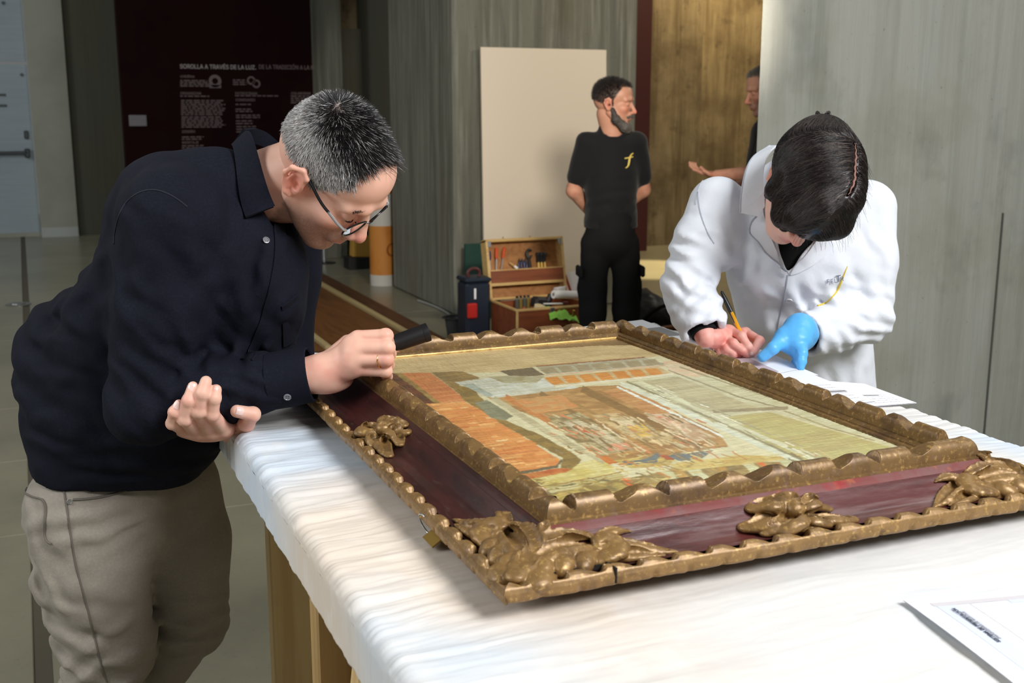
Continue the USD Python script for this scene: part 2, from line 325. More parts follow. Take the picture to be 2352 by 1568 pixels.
clothmat = mat('table_cloth', (218, 216, 213), .75, var=[((2.0, 1.2, 2.), .50, .58, (200, 212, 224), .9, 2), ((1.5, 1.0, 1.5), .52, .61, (222, 206, 188), .85, 2), ((14., 14., 14.), .52, .7, (232, 228, 222), .4, 3)], bump=[((300., 300., 300.), .08, .002, 2)])
obj('cloth_cover', cloth_sheet(), clothmat, tb, smooth=True, label='white wrinkled cloth wrapped tightly around the top')

# ================================================================ the framed painting
FX0, FX1, FY0, FY1, FB = .42, 1.235, 1.0, 2.155, ZT + .022
gold_var = [((34., 34., 34.), .48, .64, (104, 78, 46), .7, 6), ((170., 170., 170.), .55, .70, (206, 168, 98), .55, 5), ((14., 14., 14.), .54, .70, (78, 56, 40), .7, 5), ((60., 60., 60.), .60, .72, (128, 106, 98), .5, 5)]
gold = mat('old_gilding', (138, 106, 62), .42, .25, var=gold_var, bump=[((190., 190., 190.), .3, .0007, 4), ((40., 40., 40.), .2, .0015, 3)])
gold2 = mat('old_gilding_ridge', (124, 95, 56), .38, .28, var=gold_var, bump=[((190., 190., 190.), .28, .0006, 4)])
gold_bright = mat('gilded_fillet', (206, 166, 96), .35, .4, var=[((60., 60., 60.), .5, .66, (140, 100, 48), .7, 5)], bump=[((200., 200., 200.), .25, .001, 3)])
lacquer = mat('dark_red_lacquer', (88, 42, 40), .30, spec=.7, var=[((8., 40., 30.), .45, .62, (62, 32, 32), .8, 6), ((10., 10., 10.), .56, .70, (122, 50, 42), .7, 5), ((12., 60., 40.), .50, .68, (118, 92, 90), .6, 5), ((14., 14., 14.), .62, .72, (176, 84, 34), .6, 4)], bump=[((20., 120., 60.), .25, .0015, 5)])  # the grey noise layer paints a sheen into the colour
lacquer_shaded = mat('dark_red_lacquer_shaded', (58, 24, 22), .36, spec=.5, var=[((40., 8., 30.), .45, .62, (36, 16, 15), .8, 6), ((10., 10., 10.), .58, .72, (92, 36, 30), .6, 5), ((120., 30., 60.), .6, .74, (84, 68, 62), .45, 5)], bump=[((120., 20., 60.), .25, .0015, 5)])  # darker copy of the lacquer: shade on the long sides put into colour
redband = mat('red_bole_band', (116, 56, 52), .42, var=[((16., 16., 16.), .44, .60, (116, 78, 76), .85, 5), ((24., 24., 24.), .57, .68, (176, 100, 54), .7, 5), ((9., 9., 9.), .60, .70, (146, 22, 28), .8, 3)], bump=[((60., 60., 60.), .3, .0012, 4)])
backwood = mat('frame_back_wood', (92, 72, 50), .7)
fr = thing('framed_painting', 'painting in a wide carved gilt and dark red frame lying on the padded table', 'painting')
W_, L_ = FX1 - FX0, FY1 - FY0
SIDES = {'near': ((FX0, FY0), (1, 0), (0, 1), W_), 'right': ((FX1, FY0), (0, 1), (-1, 0), L_), 'far': ((FX1, FY1), (-1, 0), (0, -1), W_), 'left': ((FX0, FY1), (0, -1), (1, 0), L_)}
# seen from the middle of the frame each side runs from its s = 0 corner
def side_sheet(side, T, Z, n, shape):
    """Sweeps the profile (T across, Z up) along one side, mitred; shape(s, t, z) carves it."""
    o, d, q, L = SIDES[side]
    k = np.arange(n + 1) / n
    S = T[None, :] + k[:, None] * (L - 2 * T[None, :])
    t, z = shape(S, np.broadcast_to(T, S.shape).copy(), np.broadcast_to(Z, S.shape).copy())
    P = np.stack([o[0] + d[0] * S + q[0] * t, o[1] + d[1] * S + q[1] * t, FB + z], -1)
    return flip(grid(P))
def prof(pts, step):
    P = np.asarray(pts, float); d = np.r_[0, np.cumsum(np.linalg.norm(np.diff(P, axis=0), axis=1))]
    m = int(d[-1] / step) + 2; s = np.linspace(0, d[-1], m)
    return np.interp(s, d, P[:, 0]), np.interp(s, d, P[:, 1])
def carve_noise(S, t, seed, amp, f=60): return (fbm(np.stack([S * f, t * f * 1.6, S * 0 + seed * 3.7], -1), 3, seed) - .5) * amp
def outer_shape(seed, mirror):
    def f(S, t, z):
        per = .0445; ph = (S / per) % 1.0
        if mirror: ph = 1 - ph
        # gouged crescents on the inner top: steep at one end, running out at the other
        dep = np.where(ph < .62, np.clip(ph / .62, 0, 1) ** 1.6, np.clip((.72 - ph) / .10, 0, 1))
        inner = np.clip((t - .0035) / .0035, 0, 1); topm = np.clip((z - .012) / .006, 0, 1)
        z = z - dep * inner * topm * .0095
        # small triangular nicks along the lower outer edge
        ph2 = ((S + .5 * per) / per) % 1.0
        nick = np.clip(1 - np.abs(ph2 - .5) / .13, 0, 1) * np.clip((.011 - z) / .011, 0, 1) * np.clip(1 - t / .004, 0, 1)
        t = t + nick * .0055 + np.abs(carve_noise(S, z, seed, .0024, 25))
        z = z + carve_noise(S, t, seed + 2, .002) + carve_noise(S, t * 0, seed + 3, .004, 6) * (z < .02)
        return t, z
    return f
elems = {}
def cap_of(S, L, first, seq):
    """Height of the ridge (0 valley .. 1 crest) along the side: blunt bars and slanting waves."""
    h = np.full(S.shape, .98)
    x = first; P = [(0, 1.), (.102, 1.), (first - .006, .30), (first - .002, .22)]
    for e in seq:
        if e == 'b': P += [(x, .25), (x + .004, .82), (x + .010, 1.0), (x + .047, 1.0), (x + .051, .80), (x + .054, .35)]; x += .057
        else:
            w = .066 if e == 'w' else .058
            P += [(x + .002, .28), (x + w * .30, .55), (x + w * .52, .93), (x + w * .60, .95), (x + w * .95, .30)]; x += w
    P += [(x + .012, .34), (x + .052, 1.), (L, 1.)]
    P = np.array(P); return np.interp(S, P[:, 0], P[:, 1])
def ridge_shape(seed, first, seq, L, mirror):
    def f(S, t, z):
        s = (L - S) if mirror else S
        c = cap_of(s + (t - .1035) * .25, L, first, seq)
        base = .046
        z = np.where(z > base, base + np.minimum(z - base, .004 + c * .0240), z)
        return t, z + carve_noise(S, t, seed, .0014)
    return f
smooth_shape = lambda S, t, z: (t, z)
def cove_shape(seed): return lambda S, t, z: (t, z + carve_noise(S * .25, t * 2, seed, .0012))
T_out, Z_out = prof([(.012, 0), (.002, .0), (0, .003), (.0, .010), (.002, .0155), (.0055, .0195), (.009, .0215), (.0125, .021), (.0155, .019), (.0165, .014)], .0011)
T_cov, Z_cov = prof([(.0155, .015), (.024, .0125), (.034, .0120), (.046, .0145), (.057, .0205), (.066, .028), (.073, .0345), (.0755, .0365)], .002)
T_bnd, Z_bnd = prof([(.0755, .033), (.0757, .0365), (.0765, .0372), (.080, .0400), (.0855, .0435), (.0865, .0438)], .0012)
a = np.linspace(-1, 1, 26) * np.pi / 2
T_rdg, Z_rdg = prof([(.0855, .040), (.0865, .0458), (.0895, .0462)] + [(.1035 + .0138 * np.sin(x), .0462 + .0240 * np.cos(x) ** .8) for x in a] + [(.1175, .0458), (.118, .043)], .0012)
T_s1, Z_s1 = prof([(.1170, .0462), (.1188, .0472), (.1200, .0466), (.1250, .0436), (.1254, .0412), (.1298, .0408), (.1302, .0396)], .002)
T_s2, Z_s2 = prof([(.1300, .0414), (.1335, .0414), (.1343, .0404), (.1347, .0370), (.1350, .0300)], .002)
for i, (sd, first, seq) in enumerate([('near', .123, 'bwbwwbwb'), ('right', .14, 'bwbwbwbwbwbwbw'), ('far', .123, 'bwbwwbwb'), ('left', .14, 'bwbwbwbwbwbwbw')]):
    L = SIDES[sd][3]
    obj('outer_moulding', side_sheet(sd, T_out, Z_out, int(L / .0016), outer_shape(11 + i, sd in ('left', 'far'))), gold, fr, smooth=38)
    obj('red_cove', side_sheet(sd, T_cov, Z_cov, int(L / .006), cove_shape(31 + i)), lacquer if sd in ('near', 'far') else lacquer_shaded, fr, smooth=True)
    obj('red_band', side_sheet(sd, T_bnd, Z_bnd, int(L / .006), smooth_shape), redband if sd in ('near', 'far') else lacquer_shaded, fr, smooth=40)
    obj('carved_ridge', side_sheet(sd, T_rdg, Z_rdg, int(L / .0016), ridge_shape(51 + i, first, seq, L, sd == 'left')), gold2, fr, smooth=38)
    obj('inner_moulding', side_sheet(sd, T_s1, Z_s1, 12, smooth_shape), gold2, fr, smooth=30)
    obj('gilt_fillet', side_sheet(sd, T_s2, Z_s2, 12, smooth_shape), gold_bright if sd in ('near', 'far') else gold2, fr, smooth=30)  # duller gilding on the long sides puts their shade into the colour
obj('backing_board', [bx(FX0 + .010, FX1 - .010, FY0 + .010, FY1 - .010, FB, FB + .010)], backwood, fr)
for (x, y) in ((FX0 + .05, FY0 + .25), (FX1 - .05, FY0 + .06), (FX0 + .05, FY1 - .1), (FX1 - .05, FY1 - .1)):
    obj('support_pad', bx(x - .02, x + .02, y - .03, y + .03, ZT + .006, FB, .003), mat('felt_pad', (120, 100, 56), .9), fr)
obj('hanging_ring', tf(trimesh.creation.torus(.016, .0012), (FX0 + .006, FY0 + .262, FB - .004), (0, 68, 10)), mat('ring_steel', (200, 208, 206), .25, .9), fr)
obj('hanging_tab', tf(bx(-.016, .016, -.018, .018, -.001, .001), (FX0 + .012, FY0 + .238, FB - .008), (0, -34, 0)), mat('tab_brass', (150, 120, 50), .45, .5), fr)
# open cracks at the mitres and across the outer moulding
crackmat = mat('crack_dark', (22, 16, 12), .9)
def strip(p, q, w, z0, z1):
    return extrude(LineString([p, q]).buffer(w, cap_style=2), z1 - z0, z0)

# ---------------------------------------------------------------- canvas, painted vertex by vertex
CX0, CX1, CY0, CY1, CZ = FX0 + .133, FX1 - .133, FY0 + .133, FY1 - .133, FB + .0372
def paint(P):
    """Colour of the painting at the points P: broad areas laid in with a loose brush."""
    jit = lambda seed, f, a: (fbm(P[..., :2][..., [0, 1, 1]] * np.array([f, f, 0]) + seed, 3, seed) - .5) * a
    Q = P.copy(); Q[..., 0] += jit(1, 70, .0036); Q[..., 1] += jit(2, 70, .0046)
    px = to_px(Q); x, y = px[..., 0], px[..., 1]
    C = np.empty(P.shape); C[:] = lin(206, 200, 160)
    def fill(poly, col, col2=None, amt=.5, f=(30, 90), seed=3):
        m = shapely.contains_xy(Polygon(poly).buffer(0), x, y)
        if not m.any(): return
        c = np.broadcast_to(np.array(lin(*col)), C[m].shape).copy()
        if col2 is not None:
            q = P[m]; nz = fbm(np.stack([q[:, 0] * f[0], q[:, 1] * f[1], q[:, 0] * 0 + seed], -1), 4, seed)
            k = np.clip((nz - .5) * 3.4 + .5, 0, 1)[:, None] * amt; c = c * (1 - k) + np.array(lin(*col2)) * k
        C[m] = c
    def line(p, w, col, col2=None, amt=.6, seed=4): fill(list(LineString(p).buffer(w, cap_style=2).exterior.coords), col, col2, amt, (60, 60), seed)
    # upper wall
    fill([(820, 870), (820, 780), (1420, 765), (1540, 815), (1482, 821), (1229, 842), (1142, 855), (899, 858)], (188, 164, 116), (206, 184, 134), .8, (14, 60), 5)
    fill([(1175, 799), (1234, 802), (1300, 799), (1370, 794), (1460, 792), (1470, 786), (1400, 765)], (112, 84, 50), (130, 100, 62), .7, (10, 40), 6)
    # left: dark hanging, ochre pole, brick strip
    fill([(840, 850), (911, 857), (1010, 925), (958, 931), (890, 890)], (98, 44, 30), (66, 32, 24), .9, (20, 60), 7)
    fill([(905, 856), (922, 856), (1014, 924), (1001, 927)], (160, 134, 72), (126, 100, 54), .8, (40, 40), 8)
    fill([(922, 856), (990, 856), (1075, 921), (1012, 925)], (204, 134, 80), (190, 112, 64), .9, (20, 80), 9)
    fill([(990, 855), (1060, 852), (1100, 866), (1092, 884), (1055, 884), (1095, 924), (1076, 921)], (150, 122, 70), (124, 102, 62), .9, (20, 80), 10)
    # great orange floor
    fill([(925, 930), (1067, 922), (1098, 938), (1285, 1055), (1279, 1070), (1149, 1097), (1100, 1080)], (214, 150, 84), (206, 126, 64), .9, (16, 70), 11)
    inside = Polygon([(925, 930), (1067, 922), (1098, 938), (1285, 1055), (1279, 1070), (1149, 1097), (1100, 1080)])
    rs = np.random.default_rng(5)
    for k in range(150):
        cx_, cy_ = rs.uniform(940, 1280), rs.uniform(930, 1090); sc = (cy_ - 700) / 300
        if not inside.contains(shapely.Point(cx_, cy_)): continue
        l = rs.uniform(10, 34) * sc; c = [(228, 172, 104), (198, 112, 56), (218, 158, 90), (190, 116, 62), (224, 184, 126)][rs.integers(5)]
        line([(cx_ - l, cy_ + l * .10), (cx_ + l, cy_ - l * .10)], rs.uniform(.8, 2.2), c)
    for k in range(46):
        cx_, cy_ = rs.uniform(960, 1270), rs.uniform(940, 1080); sc = (cy_ - 700) / 300
        if inside.contains(shapely.Point(cx_, cy_)):
            w, h = 13 * sc, 6.5 * sc; fill([(cx_ - w, cy_ + 2 - h), (cx_ + w, cy_ - 2 - h), (cx_ + w + 5, cy_ + h - 3), (cx_ - w + 4, cy_ + h)], (202, 128, 64), (206, 136, 72), .7, (40, 80), k)
    # olive dado, slate band and curved corner
    fill([(1040, 884), (1084, 890), (1146, 958), (1240, 998), (1316, 1040), (1336, 1056), (1322, 1078), (1287, 1074), (1292, 1052), (1160, 978), (1098, 938), (1067, 921)], (140, 114, 58), (112, 92, 48), .9, (40, 60), 12)
    fill([(1090, 924), (1118, 918), (1180, 955), (1160, 966), (1128, 960)], (128, 130, 104), (104, 108, 88), .8, (50, 50), 13)
    line([(1149, 1093), (1279, 1071), (1290, 1056)], 3, (92, 86, 66))
    fill([(1140, 1102), (1149, 1096), (1283, 1074), (1325, 1078), (1300, 1086), (1166, 1112)], (180, 86, 42), (196, 130, 66), .8, (30, 60), 14)
    # cream mouldings along the bottom
    fill([(1160, 1110), (1300, 1084), (1340, 1060), (1392, 1052), (1420, 1092), (1300, 1120), (1195, 1142)], (206, 196, 132), (190, 174, 96), .9, (60, 90), 15)
    fill([(1185, 1126), (1300, 1106), (1424, 1084), (1434, 1098), (1300, 1128), (1200, 1150)], (196, 190, 140), (178, 168, 112), .9, (12, 120), 16)
    line([(1185, 1128), (1300, 1108), (1430, 1084)], 1.2, (150, 112, 58)); line([(1190, 1138), (1310, 1118), (1440, 1092)], 1., (170, 150, 90))
    # figured frieze at the bottom
    fill([(1190, 1180), (1208, 1144), (1432, 1098), (1476, 1134), (1300, 1176)], (166, 148, 80), (124, 104, 56), .95, (50, 50), 17)
    fill([(1240, 1140), (1330, 1124), (1340, 1136), (1256, 1156)], (178, 160, 84), (196, 170, 90), .8, (60, 60), 18)
    fill([(1440, 1098), (1560, 1076), (1700, 1060), (1990, 1062), (1900, 1095), (1600, 1130), (1480, 1145)], (160, 138, 84), (122, 100, 60), .95, (50, 50), 19)
    fill([(1428, 1098), (1446, 1096), (1480, 1132), (1462, 1136)], (214, 92, 42), (196, 78, 36), .8, (30, 30), 20)
    for (a0, w, c) in ((1516, 26, (198, 196, 150)), (1545, 18, (176, 138, 70)), (1575, 28, (200, 200, 158)), (1700, 24, (202, 200, 156)), (1732, 12, (206, 110, 54)), (1640, 16, (184, 140, 72)), (1780, 26, (198, 196, 150)), (1818, 12, (204, 118, 60))):
        sl = 1.0; y0 = 1084 - (a0 - 1516) * .13; fill([(a0, y0), (a0 + w, y0 - 3), (a0 + w + 52, y0 + 44), (a0 + 52, y0 + 49)], c, tuple(int(v * .9) for v in c), .7, (40, 40), a0)
    # centre: bright screen, brown wall with hangings
    fill([(1118, 912), (1336, 888), (1420, 884), (1650, 992), (1672, 1024), (1400, 1066), (1262, 972)], (180, 140, 86), (150, 108, 62), .9, (30, 60), 21)
    fill([(1044, 877), (1118, 868), (1180, 870), (1262, 862), (1330, 890), (1132, 915)], (206, 210, 194), (186, 186, 160), .9, (30, 70), 22)
    fill([(1062, 884), (1086, 880), (1134, 908), (1120, 912)], (150, 162, 146), (176, 186, 170), .8, (40, 40), 23)
    fill([(1148, 852), (1222, 843), (1250, 861), (1180, 868)], (104, 94, 72), (88, 80, 62), .8, (30, 30), 24)
    fill([(1120, 866), (1180, 862), (1250, 864), (1236, 878), (1160, 880)], (150, 140, 96), (176, 172, 140), .8, (40, 60), 25)
    fill([(1231, 842), (1482, 821), (1540, 838), (1256, 862)], (176, 172, 146), (156, 150, 122), .9, (20, 60), 26)
    for k in range(7):
        x0 = 1240 + k * 39; fill([(x0, 845 - k * 3), (x0 + 30, 842.5 - k * 3), (x0 + 44, 855 - k * 3), (x0 + 12, 858 - k * 3)], (160, 146, 112), (146, 134, 104), .8, (30, 30), k)
    fill([(1246, 866), (1512, 842), (1545, 858), (1275, 888)], (200, 176, 128), (186, 160, 110), .8, (20, 60), 27)
    for k in range(7):
        x0 = 1252 + k * 38; y0 = 867 - k * 3.3; fill([(x0, y0), (x0 + 28, y0 - 2.5), (x0 + 46, y0 + 13), (x0 + 16, y0 + 16)], (206, 138, 62), (192, 120, 52), .8, (30, 30), k)
    line([(1275, 888), (1545, 859)], 2.4, (216, 210, 178)); line([(1231, 841), (1482, 820)], 1.2, (140, 84, 52)); line([(1250, 862), (1540, 838)], 1.4, (206, 176, 140))
    line([(1132, 914), (1268, 998), (1388, 1060)], 6, (186, 178, 140), (166, 158, 120)); line([(1160, 910), (1290, 984), (1400, 1058)], 6, (190, 122, 66), (170, 106, 56))
    fill([(1400, 1066), (1350, 1036), (1360, 1026), (1420, 1062)], (196, 112, 48), (184, 98, 40), .8)
    line([(1240, 902), (1330, 955), (1450, 1030)], 5, (130, 100, 60), (150, 116, 70)); line([(1336, 892), (1480, 962), (1610, 1028)], 8, (136, 102, 58), (120, 88, 50)); line([(1300, 915), (1420, 980), (1500, 1030)], 3, (156, 120, 70))
    fill([(1380, 896), (1440, 890), (1560, 948), (1500, 955)], (190, 140, 88), (176, 120, 72), .9, (40, 50), 28)
    fill([(1180, 918), (1290, 906), (1330, 935), (1230, 950)], (192, 148, 92), (200, 132, 76), .9, (60, 60), 29)
    # robed shapes left as loose pale strokes
    for (pl, c, c2) in (([(1258, 958), (1330, 946), (1420, 1000), (1456, 1032), (1380, 1046), (1300, 1000)], (178, 166, 122), (112, 96, 62)),
                        ([(1290, 968), (1350, 964), (1440, 1024), (1400, 1034)], (200, 190, 158), (170, 156, 118)),
                        ([(1316, 976), (1352, 984), (1376, 1000), (1336, 990)], (206, 108, 66), (190, 90, 60)),
                        ([(1390, 1020), (1440, 1016), (1452, 1030), (1400, 1036)], (214, 150, 116), (196, 128, 96)),
                        ([(1356, 952), (1430, 948), (1500, 985), (1548, 1000), (1540, 1022), (1470, 1012), (1420, 990)], (206, 180, 130), (164, 136, 84)),
                        ([(1400, 958), (1462, 962), (1490, 996), (1440, 992)], (212, 196, 156), (184, 162, 116)),
                        ([(1440, 980), (1480, 972), (1500, 1000), (1466, 1004)], (214, 180, 92), (196, 156, 76)),
                        ([(1480, 952), (1540, 948), (1640, 1002), (1600, 1014), (1560, 998)], (206, 182, 146), (176, 140, 104)),
                        ([(1486, 948), (1530, 956), (1590, 990), (1560, 990)], (206, 112, 72), (214, 180, 150))):
        fill(pl, c, c2, .9, (70, 70), int(pl[0][0]))
    for k in range(90):
        cx_, cy_ = rs.uniform(1270, 1630), rs.uniform(950, 1040); l = rs.uniform(6, 26); t_ = rs.uniform(.3, .75)
        c = [(222, 208, 170), (120, 96, 60), (206, 126, 84), (196, 182, 140), (146, 128, 92), (226, 200, 150)][rs.integers(6)]
        if Polygon([(1258, 955), (1330, 940), (1560, 945), (1650, 1005), (1640, 1030), (1400, 1050)]).contains(shapely.Point(cx_, cy_)): line([(cx_ - l, cy_ - l * t_), (cx_ + l, cy_ + l * t_)], rs.uniform(.7, 2.2), c)
    fill([(1408, 1056), (1560, 1042), (1540, 1068), (1450, 1075)], (196, 172, 96), (176, 150, 84), .9, (60, 60), 31)
    fill([(1430, 1060), (1480, 1054), (1510, 1040), (1498, 1030), (1516, 1044), (1510, 1062), (1440, 1068)], (96, 110, 112), (78, 88, 96), .8, (40, 40), 32)
    fill([(1520, 1046), (1600, 1038), (1640, 1034), (1612, 1052), (1560, 1058)], (108, 118, 116), (92, 104, 108), .8, (40, 40), 33)
    fill([(1512, 1046), (1532, 1044), (1550, 1056), (1530, 1056)], (160, 76, 50))
    fill([(1540, 1066), (1700, 1044), (1830, 1050), (1700, 1068), (1560, 1082)], (204, 186, 116), (184, 158, 88), .9, (60, 60), 34)
    # right: pale pilasters and two large plain panels
    fill([(1420, 880), (1545, 862), (1640, 862), (2120, 1040), (1950, 1082), (1860, 1074)], (200, 198, 162), (184, 180, 140), .8, (20, 60), 35)
    fill([(1520, 830), (1560, 826), (1660, 852), (1600, 866), (1545, 858)], (214, 186, 150), (204, 190, 156), .8, (30, 60), 36)
    fill([(1474, 876), (1556, 864), (1738, 936), (1634, 945)], (182, 174, 134), (164, 156, 118), .9, (16, 60), 37)
    fill([(1660, 958), (1768, 946), (2100, 1042), (1934, 1072), (1869, 1080)], (180, 174, 114), (172, 158, 104), .8, (10, 70), 38)
    for p, w, c in (([(1425, 880), (1640, 975), (1842, 1064)], 5, (212, 216, 190)), ([(1440, 876), (1650, 968), (1860, 1064)], 2.2, (138, 134, 104)), ([(1466, 876), (1670, 966), (1880, 1060)], 4, (208, 208, 172)), ([(1418, 888), (1560, 955), (1660, 1002)], 2.2, (226, 230, 214)),
                    ([(1535, 850), (1700, 912), (1800, 938)], 1.6, (150, 142, 110)), ([(1560, 842), (1720, 896), (1840, 936)], 1.6, (160, 150, 118)), ([(1600, 846), (1760, 900), (1860, 940)], 2., (206, 206, 176)), ([(1770, 944), (1880, 978), (2040, 1018)], 1.8, (208, 200, 160)), ([(1800, 942), (1900, 980), (2010, 1012)], 1.4, (160, 148, 106)),
                    ([(1636, 945), (1810, 936)], 3.4, (150, 138, 108)), ([(1640, 951), (1820, 940)], 1.2, (206, 200, 166)), ([(1845, 1070), (1950, 1060)], 4, (150, 146, 116))): line(p, w, c, tuple(int(v * .9) for v in c))
    # the figure groups and the frieze worked over with small strokes
    for k in range(420):
        zone = k % 3
        if zone == 0: cx_, cy_ = rs.uniform(1262, 1640), rs.uniform(950, 1045); l, t_ = rs.uniform(4, 15), rs.uniform(.35, .65); pal = [(206, 188, 144), (150, 120, 78), (190, 128, 88), (176, 160, 118), (134, 112, 76), (214, 196, 152), (166, 150, 112)]
        elif zone == 1: cx_, cy_ = rs.uniform(1230, 1480), rs.uniform(1100, 1170); l, t_ = rs.uniform(4, 16), rs.uniform(-.5, .5); pal = [(150, 132, 70), (118, 100, 58), (186, 166, 96), (140, 108, 62), (104, 98, 66), (176, 150, 90)]
        else: cx_, cy_ = rs.uniform(1420, 1920), rs.uniform(1040, 1120); l, t_ = rs.uniform(4, 18), rs.uniform(-.35, .7); pal = [(206, 186, 112), (176, 142, 76), (150, 128, 80), (196, 178, 120), (126, 112, 78), (184, 124, 70)]
        if zone == 2 and cy_ > 1118 - (cx_ - 1480) * .12: continue
        c = pal[rs.integers(len(pal))]; b_ = rs.uniform(-4, 4); line([(cx_ - l, cy_ - l * t_), (cx_, cy_ + b_ * .5), (cx_ + l, cy_ + l * t_)], rs.uniform(.6, 2.0), c)
    for k in range(60):                                   # thin dry strokes along the pilasters and panels
        u = rs.uniform(0, 1); x0, y0 = 1440 + 440 * u + rs.uniform(-10, 60), 878 + 186 * u; l = rs.uniform(10, 50)
        line([(x0, y0), (x0 + l, y0 + l * .42)], rs.uniform(.5, 1.4), [(222, 222, 196), (170, 164, 128), (210, 206, 172), (150, 146, 116)][rs.integers(4)])
    from scipy.ndimage import gaussian_filter
    C = np.stack([gaussian_filter(C[..., i], .8) for i in range(3)], -1)
    # bristle marks
    n1 = fbm(np.stack([P[..., 0] * 300, P[..., 1] * 50, P[..., 0] * 0], -1), 3, 41); n2 = fbm(np.stack([P[..., 0] * 40, P[..., 1] * 260, P[..., 0] * 0], -1), 3, 43)
    return np.clip(C * (1 + (n1 - .5)[..., None] * .24 + (n2 - .5)[..., None] * .24), 0, 1) * .88 + np.array(lin(204, 182, 134)) * .12, n1 + n2
def canvas():
    nx, ny = 520, 800
    X, Y = np.meshgrid(np.linspace(CX0, CX1, nx), np.linspace(CY0, CY1, ny), indexing='ij')
    P = np.stack([X, Y, np.full_like(X, CZ)], -1); C, n = paint(P)
    P[..., 2] += (n - 1) * .0011
    return grid(P), C.reshape(-1, 3)
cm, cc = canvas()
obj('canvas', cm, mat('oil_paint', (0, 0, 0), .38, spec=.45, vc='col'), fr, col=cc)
# ================================================================ carving and modelling by distance fields
def smin(a, b, k):
    if k <= 0: return np.minimum(a, b)
    h = np.maximum(k - np.abs(a - b), 0) / k
    return np.minimum(a, b) - h * h * k * .25
class Field:
    """Shapes joined smoothly; meshed by surface nets."""
    def __init__(s, res, k=.01): s.res, s.k, s.ops = res, k, []
    def add(s, fn, lo, hi, k=None, mode='u'): s.ops.append((fn, np.asarray(lo, float), np.asarray(hi, float), s.k if k is None else k, mode)); return s
    def cone(s, a, b, ra, rb, k=None, mode='u', flat=None):
        a, b = np.asarray(a, float), np.asarray(b, float); R = max(ra, rb)
        s.add(cone_fn(a, b, ra, rb, flat), np.minimum(a, b) - R, np.maximum(a, b) + R, k, mode); return s
    def chain(s, pts, rs, k=None, mode='u', flat=None):
        for i in range(len(pts) - 1): s.cone(pts[i], pts[i + 1], rs[i], rs[i + 1], k, mode, flat)
        return s
    def ell(s, c, r, R=None, k=None, mode='u'):
        c, r = np.asarray(c, float), np.broadcast_to(np.asarray(r, float), 3); R = np.eye(3) if R is None else np.asarray(R)
        ext = np.abs(R) @ r
        def fn(P):
            q = (P - c) @ R; k0 = np.linalg.norm(q / r, axis=-1); k1 = np.linalg.norm(q / (r * r), axis=-1)
            return k0 * (k0 - 1) / np.maximum(k1, 1e-9)
        return s.add(fn, c - ext, c + ext, k, mode)
    def group(s, sub, k=None):
        """Another field, joined as one shape."""
        lo = np.min([o[1] for o in sub.ops if o[4] == 'u'], 0); hi = np.max([o[2] for o in sub.ops if o[4] == 'u'], 0)
        return s.add(lambda P: sub.value(P), lo, hi, k)
    def value(s, P):
        D = np.full(P.shape[:-1], 9.)
        for fn, lo, hi, k, mode in s.ops:
            d = fn(P)
            D = smin(D, d, k) if mode == 'u' else -smin(-D, d, k)
        return D
    def mesh(s, warp=None, pad=None):
        us = [o for o in s.ops if o[4] == 'u']
        m = s.res * 3 + s.k + (pad or 0)
        lo = np.min([o[1] for o in us], 0) - m; hi = np.max([o[2] for o in us], 0) + m
        n = np.ceil((hi - lo) / s.res).astype(int) + 1
        ax = [lo[i] + np.arange(n[i]) * s.res for i in range(3)]
        D = np.full(n, 9., np.float32)
        for fn, a, b, k, mode in s.ops:
            e = k + s.res * 3 + (pad or 0)
            i0 = np.clip(np.floor((a - e - lo) / s.res).astype(int), 0, n); i1 = np.clip(np.ceil((b + e - lo) / s.res).astype(int) + 1, 0, n)
            if (i1 <= i0).any(): continue
            sl = tuple(slice(i0[i], i1[i]) for i in range(3))
            P = np.stack(np.meshgrid(*[ax[i][sl[i]] for i in range(3)], indexing='ij'), -1)
            d = fn(P)
            D[sl] = smin(D[sl], d, k) if mode == 'u' else -smin(-D[sl], d, k)
        if warp is not None:
            near = np.abs(D) < s.res * 4 + (pad or 0)
            idx = np.argwhere(near); P = lo + idx * s.res; D[near] += warp(P)
        return nets(D, lo, s.res)
def cone_fn(a, b, ra, rb, flat=None):
    ab = b - a; L2 = ab @ ab
    def fn(P):
        q = P - a; t = np.clip((q @ ab) / max(L2, 1e-12), 0, 1); d = q - t[..., None] * ab
        if flat is not None:                       # (axis, factor): squashed along the axis
            ax, f = flat; c = d @ ax; d = d + (c * (1 / f - 1))[..., None] * ax
            return (np.linalg.norm(d, axis=-1) - (ra + (rb - ra) * t)) * min(1., f ** .5)
        return np.linalg.norm(d, axis=-1) - (ra + (rb - ra) * t)
    return fn
